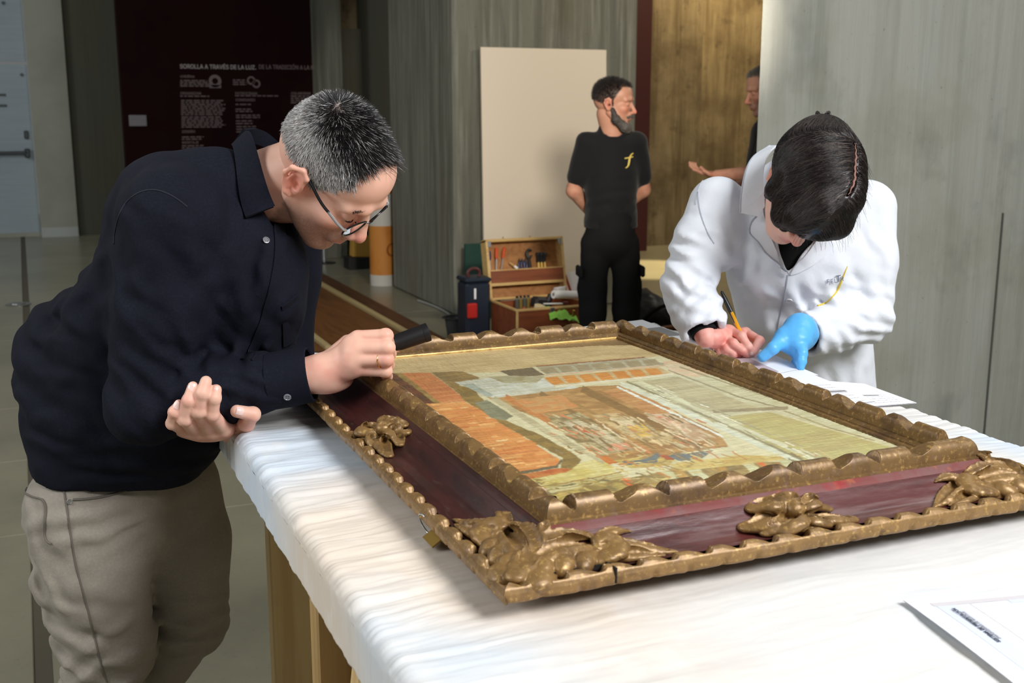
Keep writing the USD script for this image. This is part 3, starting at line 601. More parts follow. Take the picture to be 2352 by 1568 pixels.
def nets(D, lo, res):
    """Surface nets: one vertex in every cell that the surface crosses."""
    s = D < 0; n = np.array(D.shape)
    cnt = np.zeros(n - 1, np.int8)
    for d in np.ndindex(2, 2, 2): cnt += s[d[0]:n[0] - 1 + d[0], d[1]:n[1] - 1 + d[1], d[2]:n[2] - 1 + d[2]]
    cells = np.argwhere((cnt > 0) & (cnt < 8))
    idx = np.full(n - 1, -1, np.int64); idx[tuple(cells.T)] = np.arange(len(cells))
    acc = np.zeros((len(cells), 3)); num = np.zeros(len(cells))
    corners = list(np.ndindex(2, 2, 2))
    for a in corners:
        for ax in range(3):
            if a[ax]: continue
            b = list(a); b[ax] = 1
            ca, cb = cells + a, cells + b
            da, db = D[tuple(ca.T)], D[tuple(cb.T)]; m = (da < 0) != (db < 0)
            t = np.where(m, da / np.where(m, da - db, 1), 0)
            p = np.array(a, float)[None] + np.zeros((len(cells), 3)); p[:, ax] += t
            acc[m] += p[m]; num[m] += 1
    V = lo + (cells + acc / num[:, None]) * res
    Fs = []
    for ax in range(3):
        u, v = [(1, 2), (2, 0), (0, 1)][ax]
        a = [slice(None)] * 3; b = [slice(None)] * 3; a[ax] = slice(0, -1); b[ax] = slice(1, None)
        ch = s[tuple(a)] != s[tuple(b)]
        e = np.argwhere(ch); e = e[(e[:, u] > 0) & (e[:, v] > 0) & (e[:, u] < n[u] - 1) & (e[:, v] < n[v] - 1)]
        inside = s[tuple(e.T)]
        def c(du, dv): q = e.copy(); q[:, u] -= du; q[:, v] -= dv; return idx[tuple(q.T)]
        q = np.stack([c(1, 1), c(0, 1), c(0, 0), c(1, 0)], 1)
        q[~inside] = q[~inside][:, ::-1]
        Fs.append(q)
    q = np.vstack(Fs); q = q[(q >= 0).all(1)]
    return trimesh.Trimesh(V, np.vstack([q[:, [0, 1, 2]], q[:, [0, 2, 3]]]), process=False)
def tidy(m, it=4):
    """Evens the surface out a little without shrinking it."""
    import scipy.sparse as sp
    e = m.edges_unique; n = len(m.vertices); A = sp.coo_matrix((np.ones(len(e) * 2), (np.r_[e[:, 0], e[:, 1]], np.r_[e[:, 1], e[:, 0]])), (n, n)).tocsr()
    deg = np.maximum(np.asarray(A.sum(1)).ravel(), 1)[:, None]; V = np.array(m.vertices)
    for k in range(it * 2): V = V + (.45 if k % 2 == 0 else -.46) * np.clip(A @ V / deg - V, -.004, .004)
    return trimesh.Trimesh(V, m.faces, process=False)

# ---------------------------------------------------------------- carved ornaments of the frame
def orn_z(t):                                        # height of the cove under an ornament
    return np.interp(t, [0, .0155, .034, .046, .057, .066, .0755, .09], [.019, .016, .012, .0145, .0205, .028, .0365, .046])
def leaf(fd, pts, rs, lift, flat=.55, groove=True, k=.0012, both_ways=False):
    """A carved leaf: a tapering flattened stroke with a gouged middle. pts are (s, t) on the side."""
    P = spline(np.array(pts), 9); R = 1.42 * np.interp(np.linspace(0, 1, 9), np.linspace(0, 1, len(rs)), rs); Lf = np.interp(np.linspace(0, 1, 9), np.linspace(0, 1, len(lift)), lift)
    C = np.column_stack([P, orn_z(P.min(1) if both_ways else P[:, 1]) + Lf * .8])
    fd.chain(C, R, k, flat=(np.array([0, 0, 1.]), flat))
    if groove:
        G = C.copy(); G[:, 2] += R * flat * 1.12; G[:, int(abs(P[-1, 1] - P[0, 1]) < abs(P[-1, 0] - P[0, 0]))] += R * .22; fd.chain(G[1:-1], R[1:-1] * .62, .0006, mode='s')
def corner_field():
    f = Field(.0014, .0012)
    def both(pts, *a, **k):
        leaf(f, pts, *a, both_ways=True, **k); leaf(f, [(t, s) for s, t in pts], *a, both_ways=True, **k)
    both([(.022, .044), (.08, .046), (.135, .046), (.165, .044)], [.017, .019, .017, .008], [-.003, .002, .000, -.003], groove=False)          # bed
    leaf(f, [(.022, .022), (.045, .045), (.068, .068), (.089, .089)], [.009, .014, .013, .003], [.008, .013, .011, .003])
    both([(.036, .054), (.076, .061), (.112, .067), (.138, .066)], [.0095, .0135, .0110, .003], [.010, .017, .013, .002])         # long horn
    both([(.052, .040), (.088, .047), (.118, .053), (.136, .058)], [.0095, .0125, .0095, .003], [.012, .018, .012, .004])
    both([(.140, .050), (.168, .048), (.196, .038), (.222, .027)], [.0105, .0110, .0080, .0015], [.008, .009, .005, .001])                      # pointed tail
    both([(.140, .060), (.160, .067), (.184, .067)], [.0065, .0070, .0015], [.008, .006, .001])
    both([(.150, .034), (.174, .027), (.202, .0215)], [.0070, .0066, .0015], [.006, .004, .001])
    both([(.118, .036), (.138, .030), (.153, .038), (.149, .052), (.134, .052), (.130, .044)], [.006, .0085, .0095, .0085, .0070, .0035], [.004, .009, .014, .018, .019, .016], groove=False)   # curled scroll
    for s_, r_, l_ in ((.034, .0130, .003), (.056, .0120, .005), (.079, .0140, .005), (.104, .0135, .004)):                                  # knuckles along the edge
        for sw in (0, 1):
            P = [(s_ - .003, .0232), (s_ + .002, .0290), (s_ + .008, .0355)]
            leaf(f, [(b, a) if sw else (a, b) for a, b in P], [r_ * .56, r_ * .66, r_ * .5], [l_, l_ + .005, l_ + .006], flat=.85, groove=False, both_ways=True)
    return f
def center_field(seed=0):
    f = Field(.0014, .0012); c = np.array([0., .046])
    f.ell((0, .044, orn_z(.044) - .001), (.050, .024, .010), k=.004)
    for ang, ln, r, lf in ((178, .066, .0135, .010), (152, .050, .0125, .009), (120, .032, .0105, .011), (88, .030, .0090, .009), (62, .034, .0100, .011), (32, .048, .0110, .011), (10, .056, .0085, .008), (-12, .076, .0095, .004), (-40, .038, .0095, .008), (-74, .026, .0080, .006), (-108, .027, .0085, .008), (-142, .042, .0130, .012), (-162, .054, .0100, .010)):
        a_ = math.radians(ang); d = np.array([math.cos(a_), math.sin(a_) * .92]); q = np.array([-d[1], d[0]]) * (.005 if ang % 4 else -.005)
        p3 = c + d * ln; p3[1] = np.clip(p3[1], .0215, .0735)
        leaf(f, [c + d * .008, c + d * ln * .5 + q, p3], [r * .45, r * 1.08, r * .62], [.009, lf + .005, lf * .5], flat=.48)
    f.ell((c[0], c[1], orn_z(.046) + .019), (.0125, .0115, .0105), k=.001)
    f.ell((c[0] + .005, c[1] - .003, orn_z(.046) + .030), (.006,) * 3, k=.001, mode='s')
    return f
def tri_warp(P): return (fbm(P * 260, 2, 77) - .5) * .0007
CORNER = corner_field().mesh(tri_warp, .0015); CENTER = center_field().mesh(tri_warp, .0015)
def place_side(m, side, s0=0., mirror=False):
    o, d, q, L = SIDES[side]; V = m.vertices.copy()
    if mirror: V[:, 0] = -V[:, 0]
    s, t = V[:, 0] + s0, V[:, 1]
    W = np.column_stack([o[0] + d[0] * s + q[0] * t, o[1] + d[1] * s + q[1] * t, FB + V[:, 2]])
    out = trimesh.Trimesh(W, m.faces, process=False)
    return out if mirror else flip(out) if d[0] * q[1] - d[1] * q[0] < 0 else out
for sd in ('near', 'right', 'far', 'left'):
    m = place_side(CORNER, sd); obj('corner_ornament', m if m.volume > 0 else flip(m), gold, fr, smooth=42)
for sd in ('near', 'right', 'far', 'left'):
    m = place_side(CENTER, sd, SIDES[sd][3] * (.485 if sd == 'near' else .5)); obj('centre_ornament', m if m.volume > 0 else flip(m), gold, fr, smooth=42)
crk = []
for k in range(9):
    s0, s1 = .030 + k * .010, .041 + k * .010; crk.append(strip((FX0 + s0, FY0 + .0168 + .0008 * (k % 3)), (FX0 + s1, FY0 + .0168 + .0008 * ((k + 1) % 3)), .0006, FB + .012, FB + .0196))
crk += [strip((FX0 + .126, FY0 + .0175), (FX0 + .129, FY0 + .010), .0008, FB + .006, FB + .0216), strip((FX0 + .129, FY0 + .010), (FX0 + .130, FY0 - .0006), .0009, FB + .003, FB + .0205)]
obj('crack', crk, crackmat, fr, smooth=False, kind='stuff')
# ================================================================ people: shared anatomy
def loft_fn(pts, ax, A, B):
    """Elliptical tube: A wide along the unit vectors ax, B deep across them."""
    pts = np.asarray(pts, float); ax = np.asarray(ax, float); A = np.asarray(A, float); B = np.asarray(B, float)
    def fn(P):
        sh = P.shape[:-1]; Q = P.reshape(-1, 3); best = np.full(len(Q), 1e9)
        for i in range(len(pts) - 1):
            a, b = pts[i], pts[i + 1]; ab = b - a; L = np.linalg.norm(ab); T = ab / L
            h = (Q - a) @ T; t = np.clip(h / L, 0, 1); c = a + t[:, None] * ab; d = Q - c
            l = ax[i] + (ax[i + 1] - ax[i]) * t[:, None]; l = l / np.linalg.norm(l, axis=1, keepdims=True)
            along = d @ T; dl = (d * l).sum(1); r = d - along[:, None] * T - dl[:, None] * l; df = np.linalg.norm(r, axis=1)
            aa = A[i] + (A[i + 1] - A[i]) * t; bb = B[i] + (B[i + 1] - B[i]) * t; m = np.minimum(aa, bb)
            k0 = np.sqrt((dl / aa) ** 2 + (df / bb) ** 2 + (along / m) ** 2); k1 = np.sqrt((dl / aa ** 2) ** 2 + (df / bb ** 2) ** 2 + (along / m ** 2) ** 2)
            best = np.minimum(best, k0 * (k0 - 1) / np.maximum(k1, 1e-9))
        return best.reshape(sh)
    return fn
def loft(f, pts, ax, A, B, k=None, mode='u'):
    p = np.asarray(pts, float); R = max(max(A), max(B)); return f.add(loft_fn(pts, ax, A, B), p.min(0) - R, p.max(0) + R, k, mode)
def plane_cut(f, c, n, size, k=.004):
    """Removes what lies beyond the plane on the side of n, near c."""
    c = np.asarray(c, float); n = np.asarray(n, float); n = n / np.linalg.norm(n)
    return f.add(lambda P: np.maximum(-((P - c) @ n), np.linalg.norm(P - c, axis=-1) - size), c - size, c + size, k, 's')
def fold(P, c, d, spread, wl, amp, seed=0, along=None):
    """Cloth folds around c: ridges whose normal is d, wandering a little."""
    c = np.asarray(c, float); d = np.asarray(d, float); d = d / np.linalg.norm(d); q = P - c
    r2 = ((q / np.asarray(spread)) ** 2).sum(-1); w = np.exp(-r2)
    wob = fbm(q * 14 + seed * 5.3, 2, seed) * 2.2
    s = np.sin((q @ d) / wl * 2 * np.pi + wob * 2 * np.pi * .55)
    return -amp * w * (np.abs(s) ** .8 * np.sign(s))
def warp_sum(*fs, base=0., f=26, seed=5):
    def w(P):
        D = (fbm(P * f, 3, seed) - .5) * base if base else 0.
        for a in fs: D = D + fold(P, *a)
        return D
    return w
class Caster:
    """Finds where the camera's line through a pixel meets a mesh, and the normal there."""
    def __init__(s, m):
        from scipy.spatial import cKDTree
        s.v, s.f = np.asarray(m.vertices), np.asarray(m.faces); s.n = np.asarray(m.vertex_normals); s.t = cKDTree(to_px(s.v[s.f].mean(1)))
def hit(c, px, py, *_):
    r, y = ray(px, py); r = r / y; o = np.array([0, 0, HC])
    for rad in (14, 40, 90):
        k = np.array(c.t.query_ball_point((px, py), rad))
        if not len(k): continue
        A, B, C = (c.v[c.f[k, i]] for i in range(3)); e1, e2 = B - A, C - A; h = np.cross(r, e2); a = (e1 * h).sum(1); a = np.where(np.abs(a) < 1e-14, 1e-14, a)
        q = o - A; u = (q * h).sum(1) / a; w = np.cross(q, e1); v = (w @ r) / a; t = (e2 * w).sum(1) / a
        ok = (u > -.01) & (v > -.01) & (u + v < 1.01) & (t > .3)
        if ok.any():
            i = np.flatnonzero(ok)[np.argmin(t[ok])]; n = c.n[c.f[k[i]]].mean(0); return o + r * t[i], n / np.linalg.norm(n)
    i = c.t.query((px, py))[1]; return c.v[c.f[i]].mean(0), c.n[c.f[i]].mean(0)
def on_surface(field, pix, warp=None, lift=.0015, n=None, d0=1.2):
    S = spline([(a, b, 0) for a, b in pix], n or 4 * len(pix))[:, :2]
    out = []
    for a, b in S:
        p, nn = hit(field, a, b, warp, d0); out.append(p + nn * lift)
    return np.array(out)
def ribbon(a, b, th):
    """A cloth piece between two edges, th thick, towards the camera side."""
    a, b = np.asarray(a), np.asarray(b); m = 7
    G = np.stack([a + (b - a) * k for k in np.linspace(0, 1, m)], 1)
    du = np.gradient(G, axis=0); dv = np.gradient(G, axis=1); n = np.cross(du, dv); n /= np.maximum(np.linalg.norm(n, axis=-1, keepdims=True), 1e-9)
    if (n * (np.array([0, 0, HC]) - G)).sum() < 0: n = -n
    G2 = G - n * th; f1, f2 = grid(G), grid(G2); V = np.vstack([f1.vertices, f2.vertices]); k = len(f1.vertices)
    i = np.arange(k).reshape(G.shape[:2]); rim = np.r_[i[:, 0], i[-1, 1:], i[-2::-1, -1], i[0, -2:0:-1]]
    q = np.stack([rim, np.roll(rim, -1)], 1); side = np.vstack([np.column_stack([q[:, 0], q[:, 1], q[:, 1] + k]), np.column_stack([q[:, 0], q[:, 1] + k, q[:, 0] + k])])
    m_ = trimesh.Trimesh(V, np.vstack([f1.faces, f2.faces[:, ::-1] + k, side]), process=False); m_.fix_normals(); return m_
def button(p, n, r, th=.0022):
    prof_ = [(0, 0), (r, 0), (r, th), (r * .8, th * 1.1), (r * .7, th * .7), (0, th * .7)]
    m = lathe(prof_, 20); T = np.eye(4); T[:3, :3] = frame_z((0, 0, 0), n); T[:3, 3] = p; m.apply_transform(T)
    x, y = T[:3, 0], T[:3, 1]
    return m, [tube([p + (x * a + y * b) * r * .28 - n * th * .2, p + (x * a + y * b) * r * .28 + n * th * .9], r * .1, 6) for a, b in ((1, 1), (1, -1), (-1, 1), (-1, -1))]

def hand_field(wrist, fingers, res=.002, rad=1.0, palm_r=.0135, wrist_r=.026, thumb_first=True, palm_k=.012):
    """fingers: five chains of joints (thumb first), knuckle to tip. Each is its own chain, rooted in the palm."""
    f = Field(res, .008); wrist = np.asarray(wrist, float)
    K = [np.asarray(c[0], float) for c in fingers[1:]]
    toward = np.mean(K, 0) - wrist; toward /= np.linalg.norm(toward)
    for k in K: f.cone(wrist + (k - wrist) * .12, k, palm_r * 1.1 * rad, palm_r * .86 * rad, palm_k)
    for a, b in zip(K[:-1], K[1:]): f.cone(a + (wrist - a) * .15, b + (wrist - b) * .15, palm_r * .8 * rad, palm_r * .8 * rad, palm_k)
    th = np.asarray(fingers[0][0], float); f.cone(wrist + (th - wrist) * .15, th, .016 * rad, .0125 * rad, .014)
    rads = [[.0118, .0105, .0094, .0084], [.0100, .0091, .0083, .0073], [.0102, .0093, .0085, .0075], [.0097, .0088, .0080, .0070], [.0086, .0078, .0071, .0063]]
    for c, r in zip(fingers, rads):
        g = Field(res, .003); c = np.asarray(c, float); r = np.array(r[:len(c)] if len(c) <= len(r) else r + [r[-1]]) * rad
        for i in range(len(c) - 1): g.cone(c[i], c[i + 1], r[i], r[i + 1], .003)
        for i in range(1, len(c) - 1): g.ell(c[i], r[i] * 1.04, k=.004)
        f.group(g, .0035)
    return f
def nail(a, b, up, w=.0058, r=.0076):
    """A finger nail on the last joint a -> b, facing up."""
    d = b - a; d /= np.linalg.norm(d); up = up - d * (up @ d); up /= np.linalg.norm(up); s = np.cross(d, up)
    U, V = np.meshgrid(np.linspace(-1, 1, 7), np.linspace(-1, 1, 7), indexing='ij')
    P = b + d * (V * .0062 - .001)[..., None] + s * (U * w * (1 - .12 * np.abs(V) ** 3))[..., None] + up * (r - .0030 * U ** 2 - .0016 * np.clip(V, 0, 1) ** 2)[..., None]
    g = grid(P); g = g if (g.face_normals @ up).mean() > 0 else flip(g)
    return trimesh.util.concatenate([g, flip(trimesh.Trimesh(g.vertices - up * .0012, g.faces, process=False))])

def head_field(female=False, beard=False, res=.0024):
    """Head and face in its own frame: x forward, y left, z up, ears at z = 0."""
    f = Field(res, .014); w = .95 if female else 1.0
    f.ell((-.012, 0, .046), (.097, .0765 * w, .085)); f.ell((-.040, 0, .028), (.066, .072 * w, .072)); f.ell((.040, 0, .055), (.058, .066 * w, .062))
    f.ell((.030, 0, -.025), (.062, .060 * w, .082))
    for s in (-1, 1):
        f.cone((-.005, s * .052 * w, -.040), (.062, s * .020, -.098), .022, .0185, .022)
        f.ell((.060, s * .043 * w, -.016), (.024, .021, .019), k=.02)
    f.ell((.073, 0, -.100), (.021, .025 * w, .018), k=.016)
    f.chain([(.074, -.048, .026), (.088, -.022, .031), (.089, .022, .031), (.074, .048, .026)], [.010, .0125, .0125, .010] if not female else [.008, .0095, .0095, .008], .014)
    for s in (-1, 1): f.ell((.098, s * .032, .008), (.019, .0195, .0125), k=.014, mode='s')
    for s in (-1, 1):
        f.ell((.0785, s * .0315, .008), (.0135, .0145, .0130), k=.003)
        f.cone((.0905, s * .0225, .004), (.0885, s * .041, .004), .0025, .0020, .002)
    f.cone((.089, 0, .020), (.113, 0, -.026), .0088, .0108, .009); f.ell((.1155, 0, -.033), (.0125, .0125, .0110), k=.006)
    for s in (-1, 1):
        f.ell((.1035, s * .0135, -.0375), (.0115, .0082, .0082), k=.005); f.ell((.1085, s * .0065, -.0455), (.005, .0034, .004), k=.002, mode='s')
    f.ell((.086, 0, -.062), (.017, .027, .020), k=.014)
    f.chain([(.090, -.021, -.0675), (.0985, -.007, -.0625), (.0985, .007, -.0625), (.090, .021, -.0675)], [.0032, .0058, .0058, .0032], .004)
    f.chain([(.089, -.020, -.0705), (.0960, 0, -.0755), (.089, .020, -.0705)], [.0034, .0068, .0034], .004)
    f.chain([(.096, -.023, -.0690), (.1075, 0, -.0690), (.096, .023, -.0690)], [.0010, .0014, .0010], .0015, mode='s')
    f.ell((.097, 0, -.0865), (.010, .020, .006), k=.008, mode='s')
    for s in (-1, 1):
        y = s * .0745 * w
        e = Field(res, .003)
        e.ell((-.012, y, -.002), (.021, .0085, .030), Rot.from_euler('xyz', [s * -12, 0, s * 16], degrees=True).as_matrix(), .003)
        hx = [(.004, y, .012), (.002, y + s * .006, .024), (-.012, y + s * .008, .0315), (-.028, y + s * .013, .022), (-.032, y + s * .013, .004), (-.024, y + s * .009, -.014), (-.012, y + s * .006, -.026), (-.004, y + s * .004, -.028)]
        e.chain(hx, [.003, .0036, .0042, .0044, .0042, .0038, .0062, .0050], .004)
        e.ell((-.010, y + s * .0135, .003), (.0115, .0080, .0165), k=.003, mode='s'); e.ell((-.006, y + s * .010, -.004), (.008, .010, .008), k=.003, mode='s')
        e.chain([(-.020, y + s * .010, .012), (-.022, y + s * .010, -.004), (-.014, y + s * .009, -.015)], [.0028, .0030, .0030], .003)
        f.group(e, .006)
    return f
def head_colors(L, skin, lips, ear=(232, 140, 120), stubble=None, scalp=None, scalp_fn=None):
    """Natural colour of the skin by place: flushed ears, nose and cheeks, lips, shaven beard."""
    C = np.tile(np.array(lin(*skin)), (len(L), 1)); x, y, z = L.T
    def mix(m, col, a): k = (np.clip(m, 0, 1) * a)[:, None]; C[:] = C * (1 - k) + np.array(lin(*col)) * k
    g = lambda c, r: np.exp(-(((L - np.array(c)) / np.array(r)) ** 2).sum(1))
    for s in (-1, 1): mix(g((.075, s * .045, -.025), (.03, .025, .025)), (226, 140, 118), .45); mix(g((-.012, s * .085, 0), (.03, .02, .034)), ear, .8)
    mix(g((.118, 0, -.034), (.018, .018, .016)), (222, 120, 106), .75)
    if stubble is not None:
        nz = fbm(L * 420, 2, 9); m = np.clip((-.022 - z + .25 * (x - .05) * (x < .09)) / .03, 0, 1) * (x > -.005); mix(m * (.35 + .65 * nz), stubble, .85)
        mix(np.clip(1 - np.abs(z + .052) / .012, 0, 1) * (x > .08) * (np.abs(y) < .026), stubble, .35)
    mix(g((.100, 0, -.064), (.012, .022, .0055)) + g((.097, 0, -.075), (.012, .020, .006)), lips, .8)
    mix(1 - np.clip(np.abs(z + .069) / .0016, 0, 1) * (x > .085) if False else np.zeros(len(L)), lips, 0)
    for s in (-1, 1): mix(g((.09, s * .032, .006), (.02, .018, .010)), (176, 112, 92), .35)
    if scalp is not None: mix(scalp_fn(L), scalp, .85)
    return C
def strands(name, roots, dirs, length, widths, m, parent, bend=None, n=4, **tags):
    """Hair as curves: from each root along dirs, bending towards bend."""
    roots = np.asarray(roots); dirs = np.asarray(dirs); N = len(roots); length = np.broadcast_to(length, N)
    t = np.linspace(0, 1, n)[None, :, None]
    P = roots[:, None] + dirs[:, None] * length[:, None, None] * t
    if bend is not None: P = P + np.asarray(bend)[:, None] * length[:, None, None] * t ** 2
    return curves(name, P, widths, m, parent, **tags)
def curves(name, P, width, m, parent, **tags):
    N, n = P.shape[:2]
    c = UsdGeom.BasisCurves.Define(stage, numbered(path_of(parent), name))
    c.CreateTypeAttr('linear'); c.CreateCurveVertexCountsAttr(Vt.IntArray.FromNumpy(np.full(N, n, np.int32)))
    c.CreatePointsAttr(Vt.Vec3fArray.FromNumpy(P.reshape(-1, 3).astype(np.float32)))
    w = np.broadcast_to(np.linspace(1, .35, n)[None] * np.broadcast_to(width, N)[:, None], (N, n)).reshape(-1)
    c.CreateWidthsAttr(Vt.FloatArray.FromNumpy(w.astype(np.float32))); c.SetWidthsInterpolation('vertex')
    UsdShade.MaterialBindingAPI.Apply(c.GetPrim()).Bind(m); tag(c, **tags); return c
def join_bodies(ms):
    """One continuous surface out of overlapping closed meshes."""
    import manifold3d as m3
    try:
        parts = []
        for m in ms:
            x = m3.Manifold(m3.Mesh(np.asarray(m.vertices, np.float32), np.asarray(m.faces, np.uint32)))
            if x.status() != m3.Error.NoError or x.is_empty(): raise ValueError(str(x.status()))
            parts.append(x)
        r = m3.Manifold.batch_boolean(parts, m3.OpType.Add); q = sorted(r.decompose(), key=lambda q: -q.num_tri()); r = q[0].to_mesh()
        if len(q) > 1 and q[1].num_tri() > 1000: print('body in pieces', [x.num_tri() for x in q])
        return trimesh.Trimesh(r.vert_properties[:, :3].astype(float), r.tri_verts.astype(int), process=False)
    except Exception as e:
        print('joined without union:', e)
        return trimesh.util.concatenate(ms)
def to_world(m, R, c, s=1.0): o = m.copy(); o.vertices = (np.asarray(m.vertices) * s) @ R.T + c; return o
def world_axes(fwd, left, up): return np.stack([rel(*fwd), rel(*left), rel(*up)], 1)

SKIN = dict(rough=.5, spec=.4, sss=.12)
skin_m = mat('skin_vertex', (0, 0, 0), vc='col', bump=[((900., 900., 900.), .12, .0006, 2)], **SKIN)
nail_m = mat('finger_nail', (240, 204, 194), .28, spec=.5)
eye_white = mat('eye_white', (222, 214, 206), .2); eye_dark = mat('eye_iris', (52, 36, 26), .15)
def skin_cols(V, base=(234, 186, 166), red=(224, 150, 134), f=42, amt=.55):
    n = fbm(np.asarray(V) * f, 3, 17)[:, None]; k = np.clip((n - .42) * 3, 0, 1) * amt
    return np.array(lin(*base)) * (1 - k) + np.array(lin(*red)) * k

# ================================================================ the man with the torch
man = thing('person', 'man in navy shirt and glasses bending over the frame with a black torch', 'person')
HR = world_axes((.62, -.109, -.777), (.456, .856, .244), (.639, -.506, .58)); HS = .975; HCEN = pt(752, 397, 1.90)
mP = dict(pel=pt(278, 1085, 2.04), sp1=pt(296, 900, 2.02), sp2=pt(358, 720, 1.99), chest=pt(478, 560, 1.97), neck=pt(590, 400, 1.965),
          shR=pt(398, 508, 1.83), elR=pt(338, 925, 1.815), wrR=pt(712, 860, 1.82), shL=pt(640, 470, 2.15), elL=pt(640, 830, 2.13), wrL=pt(540, 972, 1.90))
TL = rel(.50, .866, 0)                                  # towards his left
shirt = Field(.0055, .03)
loft(shirt, [mP['pel'] + rel(.004, 0, -.04), mP['pel'] + rel(-.008, 0, .07), mP['sp1'], mP['sp2'], mP['chest'], mP['neck'] + rel(-.045, .0, -.035)], [TL] * 6, [.165, .165, .162, .172, .175, .085], [.118, .124, .126, .126, .118, .075])
shirt.ell(mP['chest'] + rel(.075, -.03, -.05), (.10, .12, .13), k=.08)                      # the front hangs forward
shirt.ell(mP['sp2'] + rel(.118, .0, -.05), (.11, .12, .16), k=.10); shirt.ell(pt(165, 840, 2.03), (.10, .12, .13), k=.08)
shirt.ell(mP['sp1'] + rel(.055, -.015, -.03), (.12, .13, .14), k=.08)
shirt.ell(pt(385, 475, 1.95), (.09, .13, .09), k=.08)                    # shoulder blade
for a, b, c in (('shR', 'elR', 'wrR'), ('shL', 'elL', 'wrL')):
    g = Field(.0055, .03)
    g.cone(mP[a], mP[a] + (mP[b] - mP[a]) * .45, .088, .074); g.cone(mP[a] + (mP[b] - mP[a]) * .45, mP[b], .074, .064); g.cone(mP[b], mP[b] + (mP[c] - mP[b]) * .42, .062, .055, .02)
    g.cone(mP[b] + (mP[c] - mP[b]) * .40, mP[c] + (mP[b] - mP[c]) * .20, .055, .047, .02)
    shirt.group(g, .028)
shirt.ell(mP['elR'] + rel(.0, -.005, -.012), (.064, .058, .05), k=.02)
plane_cut(shirt, pt(270, 1076, 2.03), rel(-.10, .0, -1.0), .40)
shirt.cone(mP['neck'] + rel(.05, 0, .03), HCEN + rel(-.06, .02, -.05), .056, .056, .006, 's')
shirt_warp = warp_sum((mP['elR'] + rel(.03, -.05, .07), rel(.75, 0, .65), (.11, .11, .11), .042, 0.0038, 1), (mP['elR'] + rel(.11, -.04, .03), rel(.9, 0, -.3), (.08, .08, .09), .034, 0.0036, 2),
    (mP['shR'] + rel(-.05, -.02, -.10), rel(.8, 0, .45), (.12, .12, .16), .060, 0.0046, 3), (mP['shR'] + rel(.14, -.02, -.12), rel(.9, 0, -.45), (.10, .12, .16), .055, 0.0037, 4),
    (pt(130, 900, 1.95), rel(.35, 0, .93), (.14, .2, .16), .065, 0.0046, 5), (pt(300, 1050, 1.9), rel(.2, 0, .95), (.2, .2, .06), .045, 0.0031, 6), (pt(600, 640, 1.9), rel(.93, 0, .3), (.09, .12, .16), .05, 0.0037, 7),
    (pt(200, 620, 1.95), rel(.75, 0, -.6), (.12, .15, .14), .06, 0.0043, 9), (pt(180, 760, 1.95), rel(.45, 0, .9), (.12, .2, .14), .065, 0.0037, 10), (pt(410, 640, 1.76), rel(.95, 0, .15), (.05, .1, .16), .05, 0.0022, 11),
    (pt(560, 880, 1.8), rel(.25, 0, .95), (.07, .1, .06), .032, 0.0034, 8), base=.006, f=13)
navy = mat('navy_cotton', (18, 20, 31), .85, spec=.15, var=[((260., 260., 260.), .45, .65, (27, 29, 41), .5, 3), ((7., 7., 7.), .45, .7, (15, 16, 26), .6, 3)], bump=[((700., 700., 700.), .25, .0008, 2), ((35., 35., 35.), .18, .006, 4)], sheen=.0)
sm = tidy(shirt.mesh(shirt_warp, .012)); obj('shirt', sm, navy, man, smooth=True); shirt = Caster(sm)
HT = lambda px, py, lift=.002: (lambda p, n: p + n * lift)(*hit(shirt, px, py, shirt_warp))
# collar: stand and fall
fold_line = spline([pt(563, 300, 1.955), pt(580, 326, 1.905), pt(596, 385, 1.878), pt(628, 474, 1.852)], 24)
fall = spline([pt(531, 331, 1.945), HT(538, 372, .006), HT(547, 432, .006), HT(561, 501, .007)], 24)
obj('collar', [ribbon(fold_line, fall, .004), ribbon(spline([pt(560, 312, 1.96), pt(583, 340, 1.918), pt(600, 396, 1.893), pt(626, 470, 1.87)], 24), fold_line, .003)], navy, man, smooth=35)
obj('collar', ribbon(spline([pt(563, 298, 1.96), pt(584, 296, 2.02), pt(616, 306, 2.07), pt(650, 340, 2.09)], 16), spline([pt(540, 330, 1.97), pt(580, 330, 2.04), pt(618, 345, 2.08), pt(650, 400, 2.10)], 16), .004), navy, man, smooth=35)
# front placket, seam lines, chest pocket, cuff, buttons
seam_m = mat('navy_seam', (20, 23, 38), .8)
plk = [(628, 476), (640, 520), (641, 590), (625, 680), (596, 770), (566, 826)]
obj('placket', ribbon(on_surface(shirt, [(x - 13, y) for x, y in plk], None, .0028, 40), on_surface(shirt, [(x + 13, y + 2) for x, y in plk], None, .0035, 40), .003), navy, man, smooth=35)
obj('sleeve_seam', tube(on_surface(shirt, [(262, 560), (272, 500), (300, 455), (345, 436), (392, 448), (430, 475)], shirt_warp, .0004, 30), .0013, 6), seam_m, man)
obj('chest_pocket', ribbon(on_surface(shirt, [(646, 704), (664, 690), (682, 676)], None, .004, 10), on_surface(shirt, [(648, 796), (662, 790), (676, 780)], None, .003, 10), .003), navy, man, smooth=35)
btn_m = mat('shirt_button', (118, 118, 124), .25, spec=.7)
for (bxp, byp) in ((620, 493), (611, 552)):
    p, n = hit(shirt, bxp, byp, shirt_warp); b, th = button(p, n, .0058); o = obj('button', b, btn_m, man); obj('thread', th, seam_m, o, smooth=False)
def cuff(el, wr, r0, r1, ln, th=.004, gap=.02):
    d = wr - el; d /= np.linalg.norm(d); T = np.eye(4); T[:3, :3] = frame_z(el, wr); T[:3, 3] = wr - d * (ln - gap)
    m = lathe([(r0 - th, 0), (r0, .002), (r0 * .5 + r1 * .5 + .001, ln * .5), (r1, ln - .002), (r1 - th * .5, ln), (r1 - th, ln - .002), (r0 - th, 0.0)], 48); m.apply_transform(T); return m, d
